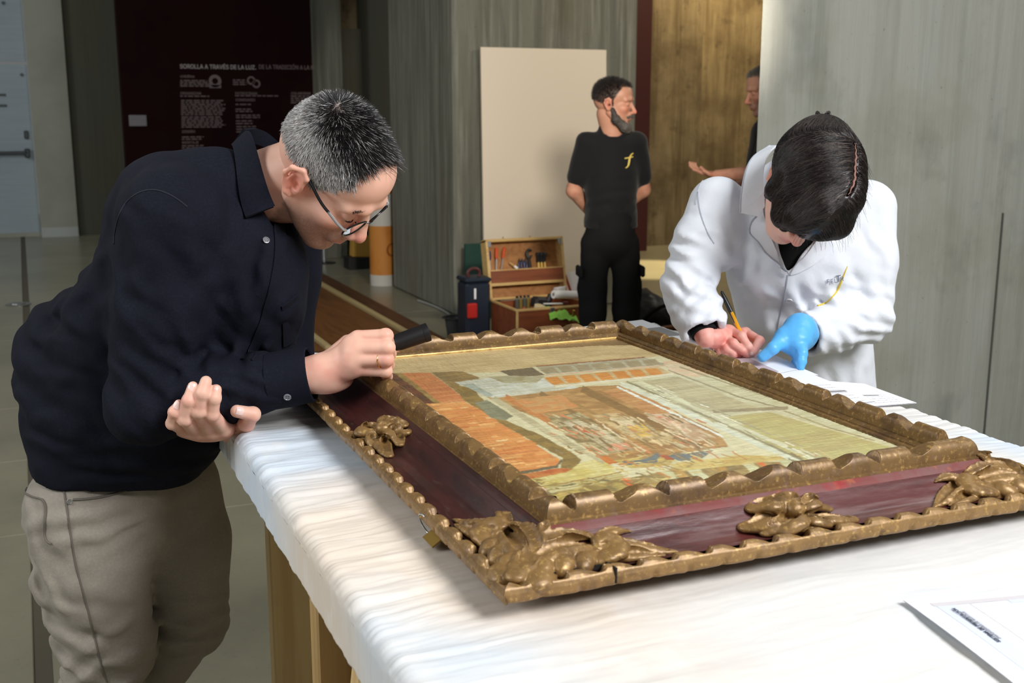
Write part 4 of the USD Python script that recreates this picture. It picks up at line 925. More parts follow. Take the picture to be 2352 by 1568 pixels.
cm_, cd = cuff(mP['elR'], mP['wrR'], .0475, .0455, .070, gap=.003); obj('cuff', cm_, navy, man, smooth=40)
cax = mP['wrR'] - cd * .035; cam0 = np.array([0, 0, HC]); vdir = cam0 - cax; vdir -= cd * (vdir @ cd); vdir /= np.linalg.norm(vdir)
bdir = vdir * .78 - np.cross(cd, vdir) * (.62 if np.cross(cd, vdir)[2] > 0 else -.62); bdir /= np.linalg.norm(bdir)
b, th = button(cax + bdir * .0468, bdir, .0062); o = obj('button', b, btn_m, man); obj('thread', th, seam_m, o, smooth=False)
# trousers
legs = Field(.0065, .018)
hipR, hipL = mP['pel'] - TL * .085 + rel(0, 0, .0), mP['pel'] + TL * .085
knR, anR = pt(252, 1490, 1.98), pt(252, 1490, 1.98) + rel(-.13, .06, -.43)
knL, anL = pt(432, 1420, 2.12), pt(432, 1420, 2.12) + rel(-.25, .02, -.34)
loft(legs, [mP['pel'] + rel(0, 0, .10), mP['pel'] + rel(-.004, 0, -.04), mP['pel'] + rel(-.01, 0, -.09)], [TL] * 3, [.135, .140, .138], [.105, .112, .112])
legs.chain([hipR + rel(-.01, 0, -.05), hipR + (knR - hipR) * .5 + rel(-.01, 0, 0), knR], [.100, .098, .086]); legs.chain([knR, knR + (anR - knR) * .4, anR], [.078, .074, .062])
legs.chain([hipL + rel(.02, 0, -.05), hipL + (knL - hipL) * .5 + rel(.016, 0, 0), knL], [.100, .096, .080]); legs.chain([knL, knL + (anL - knL) * .4, anL], [.074, .070, .060])
legs.ell(pt(190, 1165, 2.03), (.080, .10, .10), k=.05)
leg_warp = warp_sum((knR + rel(-.06, -.05, .03), rel(.35, 0, .93), (.13, .13, .12), .055, .0085, 21), (knR + rel(.03, -.05, -.03), rel(-.5, 0, .86), (.1, .1, .1), .05, .007, 22), (hipR + rel(.05, -.08, -.05), rel(-.25, 0, .95), (.14, .14, .05), .042, .004, 23),
    (hipR + rel(-.08, -.05, -.16), rel(.9, 0, .3), (.08, .1, .14), .06, .006, 24), (knL + rel(-.02, -.05, .0), rel(.1, 0, .95), (.1, .12, .08), .04, .006, 25), (pt(360, 1150, 1.9), rel(.8, 0, .6), (.05, .1, .1), .05, .005, 27), base=.006, f=12)
khaki = mat('grey_brown_twill', (146, 138, 127), .85, spec=.25, var=[((220., 220., 220.), .45, .65, (160, 152, 140), .5, 3), ((6., 6., 6.), .45, .7, (134, 126, 115), .6, 4)], bump=[((800., 800., 800.), .3, .0008, 2), ((30., 30., 30.), .2, .006, 4)], sheen=.1)
seamk = mat('trouser_seam', (104, 97, 88), .85); rivet_m = mat('rivet_nickel', (196, 192, 184), .25, .9)
lm = tidy(legs.mesh(leg_warp, .012)); obj('trousers', lm, khaki, man, smooth=True); legs = Caster(lm)
OS = lambda pix, lift=.0006, n=40: on_surface(legs, pix, leg_warp, lift, n)
obj('side_seam', tube(OS([(146, 1120), (158, 1194), (177, 1305), (201, 1395), (225, 1494), (246, 1566)]), .0018, 6), seamk, man)
obj('pocket_edge', tube(OS([(327, 1088), (315, 1110), (276, 1130), (221, 1143), (169, 1147)], .001), .0024, 6), seamk, man)
obj('pocket_edge', tube(OS([(44, 1112), (50, 1124), (80, 1142), (95, 1146), (104, 1196), (118, 1248)], .001), .0022, 6), seamk, man)
p, n = hit(legs, 160, 1152, leg_warp); b, th = button(p, n, .0048); obj('rivet', b, rivet_m, man)
shoe_m = mat('dark_leather', (40, 32, 28), .45)
def shoe(an, d):
    d = np.asarray(d) / np.linalg.norm(d); f = Field(.006, .02); z0 = an * [1, 1, 0] + [0, 0, .035]
    f.chain([z0 - d * .05, z0 + d * .08, z0 + d * .17], [.036, .038, .030], flat=None); f.cone(an * [1, 1, 0] + [0, 0, .05], an * [1, 1, 0] + [0, 0, .10], .042, .040)
    plane_cut(f, z0 - [0, 0, .033], (0, 0, -1), .4, .002); return f.mesh()
for a, d in ((anR, rel(.9, -.35, 0)), (anL, rel(.95, -.2, 0))): obj('shoe', shoe(a, d), shoe_m, man, smooth=True)
# body: head, neck, trunk, arms and hands in one skin
hf = head_field(); hm = tidy(hf.mesh(), 3)
hcol = hm.vertices.copy()
head_w = to_world(hm, HR, HCEN, HS)
bf = Field(.008, .03)
loft(bf, [mP['pel'], mP['sp1'], mP['sp2'], mP['chest'], mP['neck'] + rel(-.03, 0, -.03)], [TL] * 5, [.11, .12, .14, .15, .06], [.08, .09, .10, .10, .055])
for a, b, c in (('shR', 'elR', 'wrR'), ('shL', 'elL', 'wrL')): bf.chain([mP[a], mP[b], mP[c]], [.055, .042, .027], .02)
for h, k, a in ((hipR, knR, anR), (hipL, knL, anL)): bf.chain([h, k, a], [.07, .05, .035], .03)
bf.cone(mP['neck'] + rel(-.02, 0, -.03), HCEN + HR @ np.array([-.035, 0, -.045]), .060, .057, .02); bf.cone(mP['neck'] + rel(.03, -.01, -.03), HCEN + HR @ np.array([.01, 0, -.06]), .048, .046, .03)
wr = mP['wrR']
hR = hand_field(pt(722, 862, 1.82), [
    [pt(800, 790, 1.872), pt(862, 782, 1.868), pt(905, 796, 1.852)],
    [pt(822, 776, 1.812), pt(886, 771, 1.802), pt(892, 790, 1.842), pt(868, 792, 1.868)],
    [pt(826, 800, 1.797), pt(890, 798, 1.787), pt(894, 812, 1.832), pt(866, 812, 1.860)],
    [pt(824, 825, 1.795), pt(888, 825, 1.787), pt(891, 838, 1.830), pt(864, 838, 1.856)],
    [pt(818, 848, 1.803), pt(886, 852, 1.797), pt(888, 864, 1.832), pt(860, 862, 1.856)]], rad=1.27, palm_r=.0112, wrist_r=.03, palm_k=.014)
hR.cone(pt(690, 866, 1.815), pt(735, 858, 1.82), .0300, .0285, .02); hR.ell(pt(768, 872, 1.828), (.032, .022, .020), k=.02)
fL = [[pt(548, 982, 1.845), pt(566, 972, 1.80), pt(581, 951, 1.775), pt(544, 944, 1.760)],
      [pt(513, 985, 1.792), pt(486, 950, 1.738), pt(492, 914, 1.728), pt(496, 895, 1.734)], [pt(482, 990, 1.790), pt(455, 943, 1.730), pt(465, 903, 1.722), pt(473, 876, 1.730)],
      [pt(450, 990, 1.790), pt(424, 962, 1.732), pt(433, 920, 1.722), pt(443, 888, 1.730)], [pt(420, 985, 1.792), pt(396, 972, 1.742), pt(400, 946, 1.728), pt(411, 928, 1.730)]]
hL = hand_field(pt(535, 975, 1.885), fL, rad=1.24, palm_r=.0125, palm_k=.016)
hL.cone(pt(535, 975, 1.885), mP['wrL'], .027, .027, .02)
ms = [head_w, tidy(bf.mesh(), 4), tidy(hR.mesh(), 3), tidy(hL.mesh(), 3)]
body = join_bodies(ms)
def paint_body(body, hcen, HRm, hs, skin, lips, r_head=.155, **k):
    V = np.asarray(body.vertices); L = (V - hcen) @ HRm / hs; C = skin_cols(V, skin)
    m = np.linalg.norm(L - [0, 0, .01], axis=1) < r_head; C[m] = head_colors(L[m], skin, lips, **k)
    return C
def man_scalp(L):
    x, y, z = L.T
    n = (fbm(L * 90, 2, 4) - .5) * .018
    front = z - (.107 - .25 * np.clip(np.abs(y) - .028, 0, 1) * (np.abs(y) < .055))
    temple = z - (.014 + (x - .020) * 1.25)
    back = z - (.010 + .30 * np.clip(-x - .01, -.03, .03))
    line = np.where((x > .055) & (np.abs(y) < .058), front, np.where(x > .012, np.minimum(temple, .05), back)) + n
    return np.clip(line / .012, 0, 1) * (np.abs(y) < .0795)
obj('body', body, skin_m, man, col=paint_body(body, HCEN, HR, HS, (234, 182, 160), (206, 128, 116), stubble=(124, 98, 86), scalp=(136, 126, 122), scalp_fn=man_scalp))
for c in fL[1:] + [fL[0]]:
    obj('finger_nail', nail(c[-2], c[-1], cam0 - c[-1] + rel(0, 0, .3), .0066, .0118 if c is fL[0] else .0092), nail_m, man, smooth=True)
# short hair: grey at the sides, dark on top
def scalp_points(field, n, seed, keep):
    r = np.random.default_rng(seed); d = r.normal(size=(n * 2, 3)); d /= np.linalg.norm(d, axis=1)[:, None]; d = d[d[:, 2] > -.55][:n]
    c = np.array([-.012, 0, .04]); t = np.full(len(d), .14)
    for _ in range(24): t -= field.value(c + d * t[:, None]) * .8
    P = c + d * t[:, None]; e = .003
    N = np.stack([field.value(P + e * np.eye(3)[i]) - field.value(P - e * np.eye(3)[i]) for i in range(3)], 1); N /= np.linalg.norm(N, axis=1)[:, None]
    k = keep(P) > r.uniform(size=len(P)) * .9 + .05; return P[k], N[k], r
cran = Field(.004, .014)
for o in hf.ops[:4]: cran.ops.append(o)
P, N, r = scalp_points(cran, 46000, 3, man_scalp)
whorl = np.array([-.062, -.012, .115])
flow = P - whorl; flow -= N * (flow * N).sum(1)[:, None]; flow /= np.maximum(np.linalg.norm(flow, axis=1), 1e-6)[:, None]
side = np.clip(1 - (P[:, 2] - .070 + .10 * P[:, 0]) / .034, 0, 1)           # 0 top .. 1 sides
ln = (.0165 * (1 - side) + .0062 * side) * r.uniform(.7, 1.15, len(P)) * (1 + .25 * (P[:, 0] > .06))
jit = r.normal(size=P.shape) * .30
D = N * (.62 - .25 * side + .35 * (P[:, 0] > .05))[:, None] + flow * .70 + jit * .6; D /= np.linalg.norm(D, axis=1)[:, None]
pick = r.uniform(size=len(P)); pg = .12 + .84 * side
hair_mats = [mat('hair_black', (24, 21, 22), .38, spec=.6), mat('hair_grey', (138, 134, 132), .4, spec=.6), mat('hair_white', (222, 219, 216), .4, spec=.5)]
cls = np.where(pick > pg, 0, np.where(pick > pg * .5, 1, 2))
for c_, nm in enumerate(('dark_hair', 'grey_hair', 'white_hair')):
    q = cls == c_
    strands(nm, (P[q] * HS) @ HR.T + HCEN, D[q] @ HR.T, ln[q] * HS, .00062, hair_mats[c_], man, bend=(flow[q] * .25) @ HR.T, kind='stuff')
# glasses
black_m = mat('black_acetate', (16, 16, 18), .25); silver_m = mat('brushed_silver', (200, 202, 204), .3, .8)
lens_m = usdkit.material(stage, '/World/Looks/spectacle_lens', {'t': ('transparent_bsdf', {'color': (.96, .97, .97)}), 'g': ('glossy_bsdf', {'roughness': .02, 'color': (.9, .9, .9)}), 'f': ('fresnel', {'IOR': 1.4}), 'm': ('mix_closure', {})}, [('f.fac', 'm.fac'), ('t.BSDF', 'm.closure1'), ('g.BSDF', 'm.closure2')], surface='m.closure')
HW = lambda pts: (np.asarray(pts, float) * HS) @ HR.T + HCEN
glas = thing('glasses', 'black rimmed glasses with silver hinges worn by the man in navy', 'glasses')
for s in (-1, 1):
    a_ = np.linspace(0, 2 * np.pi, 40); ew, eh = .0265, .0185
    rim = np.column_stack([.108 - .010 * (np.cos(a_) * .5 + .5) ** 2 * 0 - .35 * (np.abs(.036 + np.cos(a_) * ew) - .012) ** 2 * 8, s * (.036 + np.cos(a_) * ew), .004 + np.sin(a_) * eh - .003])
    obj('rim', tube(HW(rim), .0015, 8, False), black_m, glas)
    c = rim.mean(0); V = np.vstack([c + [.0008, 0, 0], rim[:-1]]); Fc = [(0, i + 1, (i + 1) % 39 + 1) for i in range(39)]
    obj('lens', trimesh.Trimesh(HW(V), Fc, process=False), lens_m, glas, smooth=True)
    obj('hinge', tube(HW([(.102, s * .062, .006), (.099, s * .0685, .008), (.085, s * .0735, .010), (.062, s * .0765, .013)]), .0026, 8), silver_m, glas)
    obj('temple', tube(HW(spline([(.064, s * .0762, .013), (.03, s * .0785, .018), (.004, s * .0782, .0245), (-.014, s * .0765, .0250)], 20)), .0026, 8), black_m, glas)
obj('bridge', tube(HW(spline([(.1075, -.011, .006), (.112, 0, .009), (.1075, .011, .006)], 8)), .0014, 8), black_m, glas)
for s in (-1, 1):
    obj('eyeball', to_world(tf(trimesh.creation.icosphere(3, .0118), (.0790, s * .0315, .004)), HR, HCEN, HS), eye_white, man, smooth=True)
    obj('eyelashes', tube(HW(spline([(.0885, s * .0215, .001), (.0925, s * .027, -.0015), (.0922, s * .034, -.0015), (.0875, s * .043, .002)], 12)), .0010, 6), hair_mats[0], man)
    obj('iris', to_world(tf(trimesh.creation.icosphere(2, .0060), (.0852, s * .0312, -.002)), HR, HCEN, HS), eye_dark, man, smooth=True)
for s in (-1, 1):
    r = np.random.default_rng(40 + s); n = 220; y = r.uniform(.012, .048, n); e0 = np.column_stack([.0985 - (y - .012) * .36 + r.normal(size=n) * .0006, s * y, .030 + .006 * np.sin((y - .012) / .036 * 3.1) + r.normal(size=n) * .0016])
    strands('eyebrow', HW(e0), np.tile(rel(0, 0, 0) + HR @ np.array([.5, s * .7, .25]), (n, 1)), .008, .0006, hair_mats[0], man, kind='stuff')
# ring and torch
rg = pt(872, 826, 1.790); rdir = pt(888, 825, 1.787) - pt(824, 825, 1.795)
T = np.eye(4); T[:3, :3] = frame_z((0, 0, 0), rdir); T[:3, 3] = rg
ring = trimesh.creation.torus(.0124, .0012, major_sections=40); ring.apply_transform(T); o = obj('finger_ring', ring, mat('ring_gold', (226, 186, 120), .2, .95), man, smooth=True)
tch = thing('torch', 'slim black pocket torch held in the fist of the man in navy', 'torch')
tA, tB = pt(838, 812, 1.838), pt(984, 762, 1.862); td = (tB - tA) / np.linalg.norm(tB - tA); tl = np.linalg.norm(tB - tA)
T = np.eye(4); T[:3, :3] = frame_z(tA, tB); T[:3, 3] = tA
blk = mat('black_rubber', (19, 19, 21), .45, spec=.4)
def lt(prof_): m = lathe(prof_, 28); m.apply_transform(T); return m
obj('barrel', lt([(0, 0), (.012, 0), (.0135, .003), (.0135, tl - .055), (.0145, tl - .053), (.0152, tl - .012), (.0152, tl - .010)]), blk, tch)
obj('head', lt([(.0152, tl - .010), (.0158, tl - .008), (.0158, tl), (.0135, tl + .001), (.0125, tl - .004), (0, tl - .006)]), blk, tch)
obj('clip', tf(bx(-.002, .002, -.0166, -.0145, 0, .05)).apply_transform(T @ np.array([[0, -1, 0, 0], [-1, 0, 0, 0], [0, 0, 1, tl - .058], [0, 0, 0, 1.]])), blk, tch)
# ================================================================ the woman writing
wom = thing('person', 'dark haired woman in a white lab coat writing on papers, one blue glove', 'person')
WR_ = world_axes((-.120, -.516, -.848), (.945, .20, -.255), (.302, -.832, .467)); WR_, _ = np.linalg.qr(WR_); WR_ *= np.sign((WR_ * world_axes((-.120, -.516, -.848), (.945, .20, -.255), (.302, -.832, .467))).sum(0))
WS = .955; WCEN = pt(1853, 430, 2.36)
wP = dict(pel=pt(1868, 930, 2.68), sp1=pt(1850, 760, 2.62), chest=pt(1832, 560, 2.54), neck=pt(1842, 400, 2.53),
          shR=pt(1648, 474, 2.53), elR=pt(1580, 655, 2.44), wrR=pt(1622, 776, 2.345), shL=pt(1990, 480, 2.53), elL=pt(1990, 728, 2.47), wrL=pt(1842, 772, 2.385))
WL = rel(.99, .10, 0)
def torso(res, grow):
    f = Field(res, .03)
    loft(f, [wP['pel'] + rel(0, .0, -.24), wP['pel'], wP['sp1'], wP['chest'], wP['neck'] + rel(0, .0, -.035), wP['neck'] + rel(0, 0, .02)], [WL] * 6, [.170 + grow, .150 + grow, .148 + grow, .168 + grow, .110 + grow, .060 + grow], [.130 + grow, .118 + grow, .118 + grow, .112 + grow, .075 + grow, .055 + grow])
    for s in (-1, 1): f.ell(wP['chest'] + WL * s * .07 + rel(0, -.070, -.05), np.maximum(np.array((.055, .045, .055)) + grow, .012), k=.05)
    return f
coat = torso(.0055, .006)
for a, b, c in (('shR', 'elR', 'wrR'), ('shL', 'elL', 'wrL')):
    g = Field(.0055, .03); A, B, C = wP[a], wP[b], wP[c]
    g.cone(A, A + (B - A) * .5, .066, .062); g.cone(A + (B - A) * .5, B, .062, .055); g.cone(B, B + (C - B) * .5, .055, .052, .02); g.cone(B + (C - B) * .5, C + (B - C) * .10, .054, .050, .02)
    d = (C - B) / np.linalg.norm(C - B); g.cone(C - d * .03, C + d * .03, .034, .036, .004, 's'); plane_cut(g, C - d * .012, d, .08, .003)
    coat.group(g, .03)
def vee(P):
    q = to_px(P); sh = q.shape[:-1]; q = q.reshape(-1, 2); D = np.full(len(q), 1e9); tri = np.array([(1752, 455), (1880, 455), (1878, 540), (1808, 630)], float)
    sd = np.full(len(q), -1e9)
    for i in range(4):
        a, b = tri[i], tri[(i + 1) % 4]; e = b - a; n = np.array([e[1], -e[0]]) / np.linalg.norm(e); sd = np.maximum(sd, (q - a) @ n)
    zc = 2.5; sd = sd * zc / F
    back = ((P.reshape(-1, 3) - wP['chest']) @ rel(0, 1, 0)) + .055       # only the front
    return np.maximum(sd, back).reshape(sh)
vc_ = pt(1815, 530, 2.42); coat.add(vee, vc_ - .16, vc_ + .16, .004, 's')
coat_warp = warp_sum((wP['elR'] + rel(.01, -.04, .03), rel(.45, 0, .9), (.09, .1, .09), 0.0391, 0.0053, 31), (wP['elR'] + (wP['wrR'] - wP['elR']) * .55, rel(-.65, 0, .76), (.07, .09, .08), 0.0306, 0.0046, 32), (wP['elR'] + rel(-.02, -.03, .10), rel(.1, 0, 1.), (.08, .1, .08), 0.0467, 0.0043, 33),
    (wP['shR'] + rel(.02, -.06, -.13), rel(.92, 0, -.35), (.07, .1, .12), 0.0467, 0.0043, 34), (wP['shR'] + rel(.10, -.06, -.16), rel(.95, 0, .3), (.08, .1, .15), 0.0510, 0.0031, 35), (wP['shL'] + rel(-.03, -.06, -.18), rel(.9, 0, .45), (.08, .1, .14), 0.0467, 0.0040, 36),
    (wP['elL'] + rel(-.03, -.05, .01), rel(.3, 0, .95), (.10, .1, .07), 0.0357, 0.0050, 37), (wP['elL'] + (wP['wrL'] - wP['elL']) * .6, rel(.8, 0, .6), (.07, .09, .07), 0.0323, 0.0037, 38), (pt(1760, 690, 2.5), rel(.8, 0, .6), (.10, .1, .12), 0.0638, 0.0034, 39), (pt(1880, 690, 2.5), rel(.45, 0, .9), (.10, .1, .10), 0.0595, 0.0034, 40), (pt(1930, 850, 2.55), rel(.9, 0, .35), (.1, .12, .08), 0.0425, 0.0037, 41), base=.005, f=14)
white = mat('white_coat_cotton', (228, 231, 238), .8, spec=.3, var=[((8., 8., 8.), .4, .7, (220, 224, 232), .5, 3)], bump=[((900., 900., 900.), .2, .0008, 2), ((30., 30., 30.), .22, .006, 4)])
cmesh = tidy(coat.mesh(coat_warp, .014), 3); obj('lab_coat', cmesh, white, wom, smooth=True); coat = Caster(cmesh)
black_knit = mat('black_knit', (20, 20, 22), .85, spec=.2)
us = torso(.008, -.012); obj('black_top', tidy(us.mesh()), black_knit, wom, smooth=True)
CS = lambda pix, lift=.002, n=20: on_surface(coat, pix, coat_warp, lift, n, 1.8)
def coat_rib(A, B, n=22, lift=.006): return ribbon(CS(A, lift, n), CS(B, lift * .6, n), .0035)
colA = spline([pt(1806, 332, 2.53), pt(1776, 338, 2.49), pt(1757, 372, 2.455), pt(1754, 420, 2.43), pt(1757, 474, 2.415)], 22)
colB = spline([pt(1768, 334, 2.56), pt(1742, 350, 2.52), pt(1719, 376, 2.47), pt(1704, 432, 2.435), pt(1700, 489, 2.425)], 22)
obj('collar', ribbon(colA, colB, .004), white, wom, smooth=35)
obj('collar', ribbon(spline([pt(1757, 474, 2.415), pt(1749, 484, 2.416), pt(1742, 497, 2.418)], 8), spline([pt(1754, 440, 2.422), pt(1724, 470, 2.42), pt(1700, 489, 2.424)], 8), .004), white, wom, smooth=35)
lapA = [(1757, 474), (1776, 524), (1794, 571), (1807, 628)]; lapB = [(1742, 497), (1727, 539), (1766, 588), (1806, 630)]
def front_pts(pix, d0, n=22):
    out = []
    for a, b in spline([(a, b, 0) for a, b in pix], n)[:, :2]:
        p, nn = hit(coat, a - 6, b, coat_warp, 1.8); out.append(p + nn * .006)
    return np.array(out)
obj('lapel', ribbon(front_pts([(1757, 474), (1770, 520), (1786, 571), (1800, 626)], 0), CS(lapB, .009, 22), .005), white, wom, smooth=35)
obj('lapel', ribbon(CS([(1884, 540), (1862, 572), (1836, 602), (1812, 630)], .006, 16), CS([(1918, 560), (1888, 592), (1852, 616), (1814, 632)], .004, 16), .0035), white, wom, smooth=35)
seam_shade_w = mat('coat_seam_and_shade', (178, 182, 194), .8)  # for the real seams and the painted shadow lines of collar and lapel
obj('collar_shade_line', [tube(colB, .0016, 6)], seam_shade_w, wom); obj('lapel_shade_line', tube(CS(lapB, .0105, 22), .0016, 6), seam_shade_w, wom); obj('lapel_shade_line', tube(CS([(1700, 490), (1720, 492), (1742, 497)], .010, 8), .0014, 6), seam_shade_w, wom)  # thin grey tubes stand in for the shadow along collar and lapel
obj('front_edge', tube(CS([(1808, 632), (1801, 680), (1791, 730), (1784, 785)], .001, 24), .0018, 6), seam_shade_w, wom)
obj('shoulder_seam', [tube(CS([(1598, 470), (1606, 430), (1614, 414)], .0005, 12), .0012, 6), tube(CS([(1604, 440), (1612, 500), (1640, 560)], .0005, 14), .0012, 6)], seam_shade_w, wom)
b, th = button(*hit(coat, 1812, 690, coat_warp, 1.8), .0075); o = obj('button', b, mat('white_button', (228, 228, 232), .3), wom); obj('thread', th, seam_shade_w, o, smooth=False)
def lettering(text, px, py, h, tilt, field, warp, m, parent, lift=.002, d0=1.8, bold=False):
    p, n = hit(field, px, py, warp, d0); T = np.eye(4); z = n; x = CR - z * (CR @ z); x /= np.linalg.norm(x); y = np.cross(z, x); a_ = math.radians(tilt); X = x * math.cos(a_) + y * math.sin(a_)
    T[:3, :3] = np.stack([X, np.cross(z, X), z], 1); T[:3, 3] = p + n * lift; g = text_mesh(text, h, .0006, bold); g.apply_transform(T); return obj('lettering', g, m, parent, smooth=False)
logo_grey = mat('logo_grey', (106, 112, 128), .7); logo_gold = mat('logo_gold', (222, 194, 70), .6)
lettering('FEL', 1898, 651, .0098, 10, coat, coat_warp, logo_grey, wom); lettering('T', 1918, 648, .0155, 10, coat, coat_warp, logo_grey, wom); lettering('R', 1929, 645, .0098, 10, coat, coat_warp, logo_grey, wom)
obj('logo_stroke', tube(CS([(1946, 611), (1934, 642), (1922, 668), (1902, 692), (1878, 703)], .0012, 22), np.interp(np.linspace(0, 1, 22), [0, .4, .8, 1], [.0008, .0024, .0014, .0022]), 6), logo_gold, wom)
# head, hair
wf = head_field(True); wm = tidy(wf.mesh(), 3); whead = to_world(wm, WR_, WCEN, WS)
wb = torso(.008, -.045)
for a, b, c in (('shR', 'elR', 'wrR'), ('shL', 'elL', 'wrL')): wb.chain([wP['chest'], wP[a], wP[b], wP[c]], [.06, .042, .036, .023], .02)
wb.cone(wP['neck'] + rel(0, 0, -.03), WCEN + WR_ @ np.array([-.035, 0, -.04]), .050, .047, .02)
for s in (-1, 1): wb.chain([wP['pel'] + WL * s * .08 + rel(0, 0, -.06), wP['pel'] + WL * s * .08 + rel(0, .0, -.45), (wP['pel'] + WL * s * .08 + rel(0, .03, 0)) * [1, 1, 0] + [0, 0, .09]], [.07, .05, .035], .03)
gz = ZT + .004
def onz(px, py, z): return at(px, py, ZT + z)
tip = onz(1727, 817, .014)
dT = float(tip @ CF)
fR = [[pt(1712, 764, dT + .085), pt(1744, 783, dT + .035), pt(1731, 806, dT + .004)],
      [pt(1674, 757, dT + .060), pt(1704, 772, dT + .012), pt(1719, 796, dT - .004), pt(1725, 808, dT + .0)],
      [pt(1658, 768, dT + .050), pt(1684, 788, dT + .004), pt(1706, 805, dT - .004), pt(1716, 814, dT + .006)],
      [pt(1648, 780, dT + .048), pt(1668, 799, dT + .008), pt(1686, 812, dT + .004), pt(1698, 817, dT + .014)],
      [pt(1643, 792, dT + .050), pt(1655, 806, dT + .018), pt(1668, 814, dT + .012), pt(1680, 818, dT + .02)]]
whR = hand_field(wP['wrR'] + rel(.012, -.002, 0), fR, rad=1.0, palm_r=.0125, wrist_r=.022)
wbody = join_bodies([whead, tidy(wb.mesh(), 4), tidy(whR.mesh(), 3)])
woman_c = paint_body(wbody, WCEN, WR_, WS, (236, 190, 174), (206, 112, 108), r_head=.15)
hd = np.linalg.norm(wbody.vertices - wP['wrR'], axis=1) < .16; woman_c[hd] = skin_cols(wbody.vertices[hd], (232, 168, 154), (220, 126, 116), 50, .8)
obj('body', wbody, skin_m, wom, col=woman_c)
obj('finger_nail', nail(fR[1][-2], fR[1][-1], cam0 - fR[1][-1]), nail_m, wom, smooth=True)
rg = fR[4][1] * .55 + fR[4][0] * .45; T = np.eye(4); T[:3, :3] = frame_z(fR[4][0], fR[4][1]); T[:3, 3] = rg; ring = trimesh.creation.torus(.0098, .0010, major_sections=32); ring.apply_transform(T)
obj('finger_ring', ring, mat('ring_silver', (220, 220, 222), .2, .95), wom, smooth=True)
obj('black_cuff', tube([wP['wrR'] + (wP['elR'] - wP['wrR']) * .25, wP['wrR'] + (wP['elR'] - wP['wrR']) * .07], .0285, 24), black_knit, wom); obj('black_cuff', tube([wP['wrL'] + (wP['elL'] - wP['wrL']) * .12, wP['wrL'] + (wP['elL'] - wP['wrL']) * -.02], .0295, 24), black_knit, wom)
# blue glove on the left hand
dG = float(onz(1840, 842, .012) @ CF)
fG = [[pt(1800, 772, dG + .055), pt(1775, 800, dG + .02), pt(1752, 819, dG + .022)]] + [[pt(1836 - 2 * i, 782 + 2 * i, dG + .040 + .019 * i), pt(1842 - 2 * i, 812, dG + .012 + .019 * i), pt(1841 - 3 * i, 830, dG + .004 + .019 * i), pt(1839 - 4 * i, 842 - 3 * i, dG + .002 + .019 * i)] for i in range(4)]
gf = hand_field(pt(1838, 755, dG + .075), fG, rad=1.18, palm_r=.0155, palm_k=.02)
gf.cone(pt(1838, 752, dG + .075), pt(1846, 766, dG + .09), .028, .0305, .02); gf.ell(pt(1818, 783, dG + .055), (.026, .024, .024), k=.03)
obj('glove', tidy(gf.mesh(lambda P: (fbm(P * 70, 2, 6) - .5) * .0025, .002), 3), mat('nitrile_blue', (92, 178, 240), .42, spec=.45, sss=.05), wom, smooth=True)
# hair: one mass, with strands following the comb
hairf = Field(.003, .02)
hairf.ell((-.016, 0, .050), (.1085, .096, .094)); hairf.ell((-.050, 0, .030), (.078, .083, .080)); hairf.ell((-.098, .0, .058), (.036, .046, .042), k=.03)
hairf.chain([(.050, .034, .105), (.092, -.012, .085), (.104, -.040, .048), (.098, -.062, .008)], [.030, .030, .026, .014], .03)
hairf.chain([(.070, .030, .090), (.108, .016, .050), (.116, -.004, .012)], [.024, .024, .012], .03); hairf.chain([(.060, .046, .085), (.092, .052, .042), (.096, .058, .004)], [.024, .022, .010], .03)
hairf.chain([(.020, -.074, .060), (.036, -.080, .014), (.030, -.078, -.022)], [.026, .018, .006], .02); hairf.chain([(.050, -.070, .050), (.082, -.060, .010), (.099, -.040, -.016)], [.024, .017, .007], .02); hairf.chain([(.010, .074, .060), (.034, .080, .014), (.040, .076, -.030)], [.026, .018, .006], .02)
scl = np.array([(x, .030 - 1.2 * max(x - .03, 0) ** 1.5, 0) for x in np.linspace(-.05, .072, 26)]); tq = np.full(26, .2)
for _ in range(60): tq -= hairf.value(np.column_stack([scl[:, 0], scl[:, 1], tq])) * .7
scl[:, 2] = tq - .0008; scl[:, 1] += .0012 * np.sin(np.arange(26) * 1.9)
hairf.add(lambda P: np.minimum(np.abs(P[..., 1] - (.030 - 1.2 * np.clip(P[..., 0] - .03, 0, 1) ** 1.5)) * .8 + np.abs(P[..., 2] - .142 + np.clip(P[..., 0], 0, 1) ** 2 * 5) * .0 - .0035, 9) + np.where((P[..., 0] > -.055) & (P[..., 0] < .075) & (P[..., 2] > .08), 0, 9), (-.06, -.05, .08), (.08, .08, .17), .006, 's')
hair_b = mat('hair_dark_brown', (27, 18, 16), .36, spec=.5, var=[((90., 90., 90.), .45, .65, (15, 10, 10), .6, 3)])
hair_l = mat('hair_brown_light', (52, 35, 32), .34, spec=.7)
def comb(L):                                        # direction in which the hair lies
    x, y, z = L.T; part = .030 - 1.2 * np.clip(x - .03, 0, 1) ** 1.5
    right = np.stack([.35 + 5. * np.clip(x, 0, .1), -1.0 + 0 * y, -.35 - 3 * np.clip(x - .02, 0, .1)], 1); left = np.stack([.15 + 3. * np.clip(x, 0, .1), 1.0 + 0 * y, -.45 - 3 * np.clip(x - .02, 0, .1)], 1)
    back = np.stack([-1. + 0 * x, -.5 * np.sign(y), -.1 + 0 * x], 1); k = np.clip((-.045 - x) / .03, 0, 1)[:, None]
    return np.where((y < part)[:, None], right, left) * (1 - k) + back * k
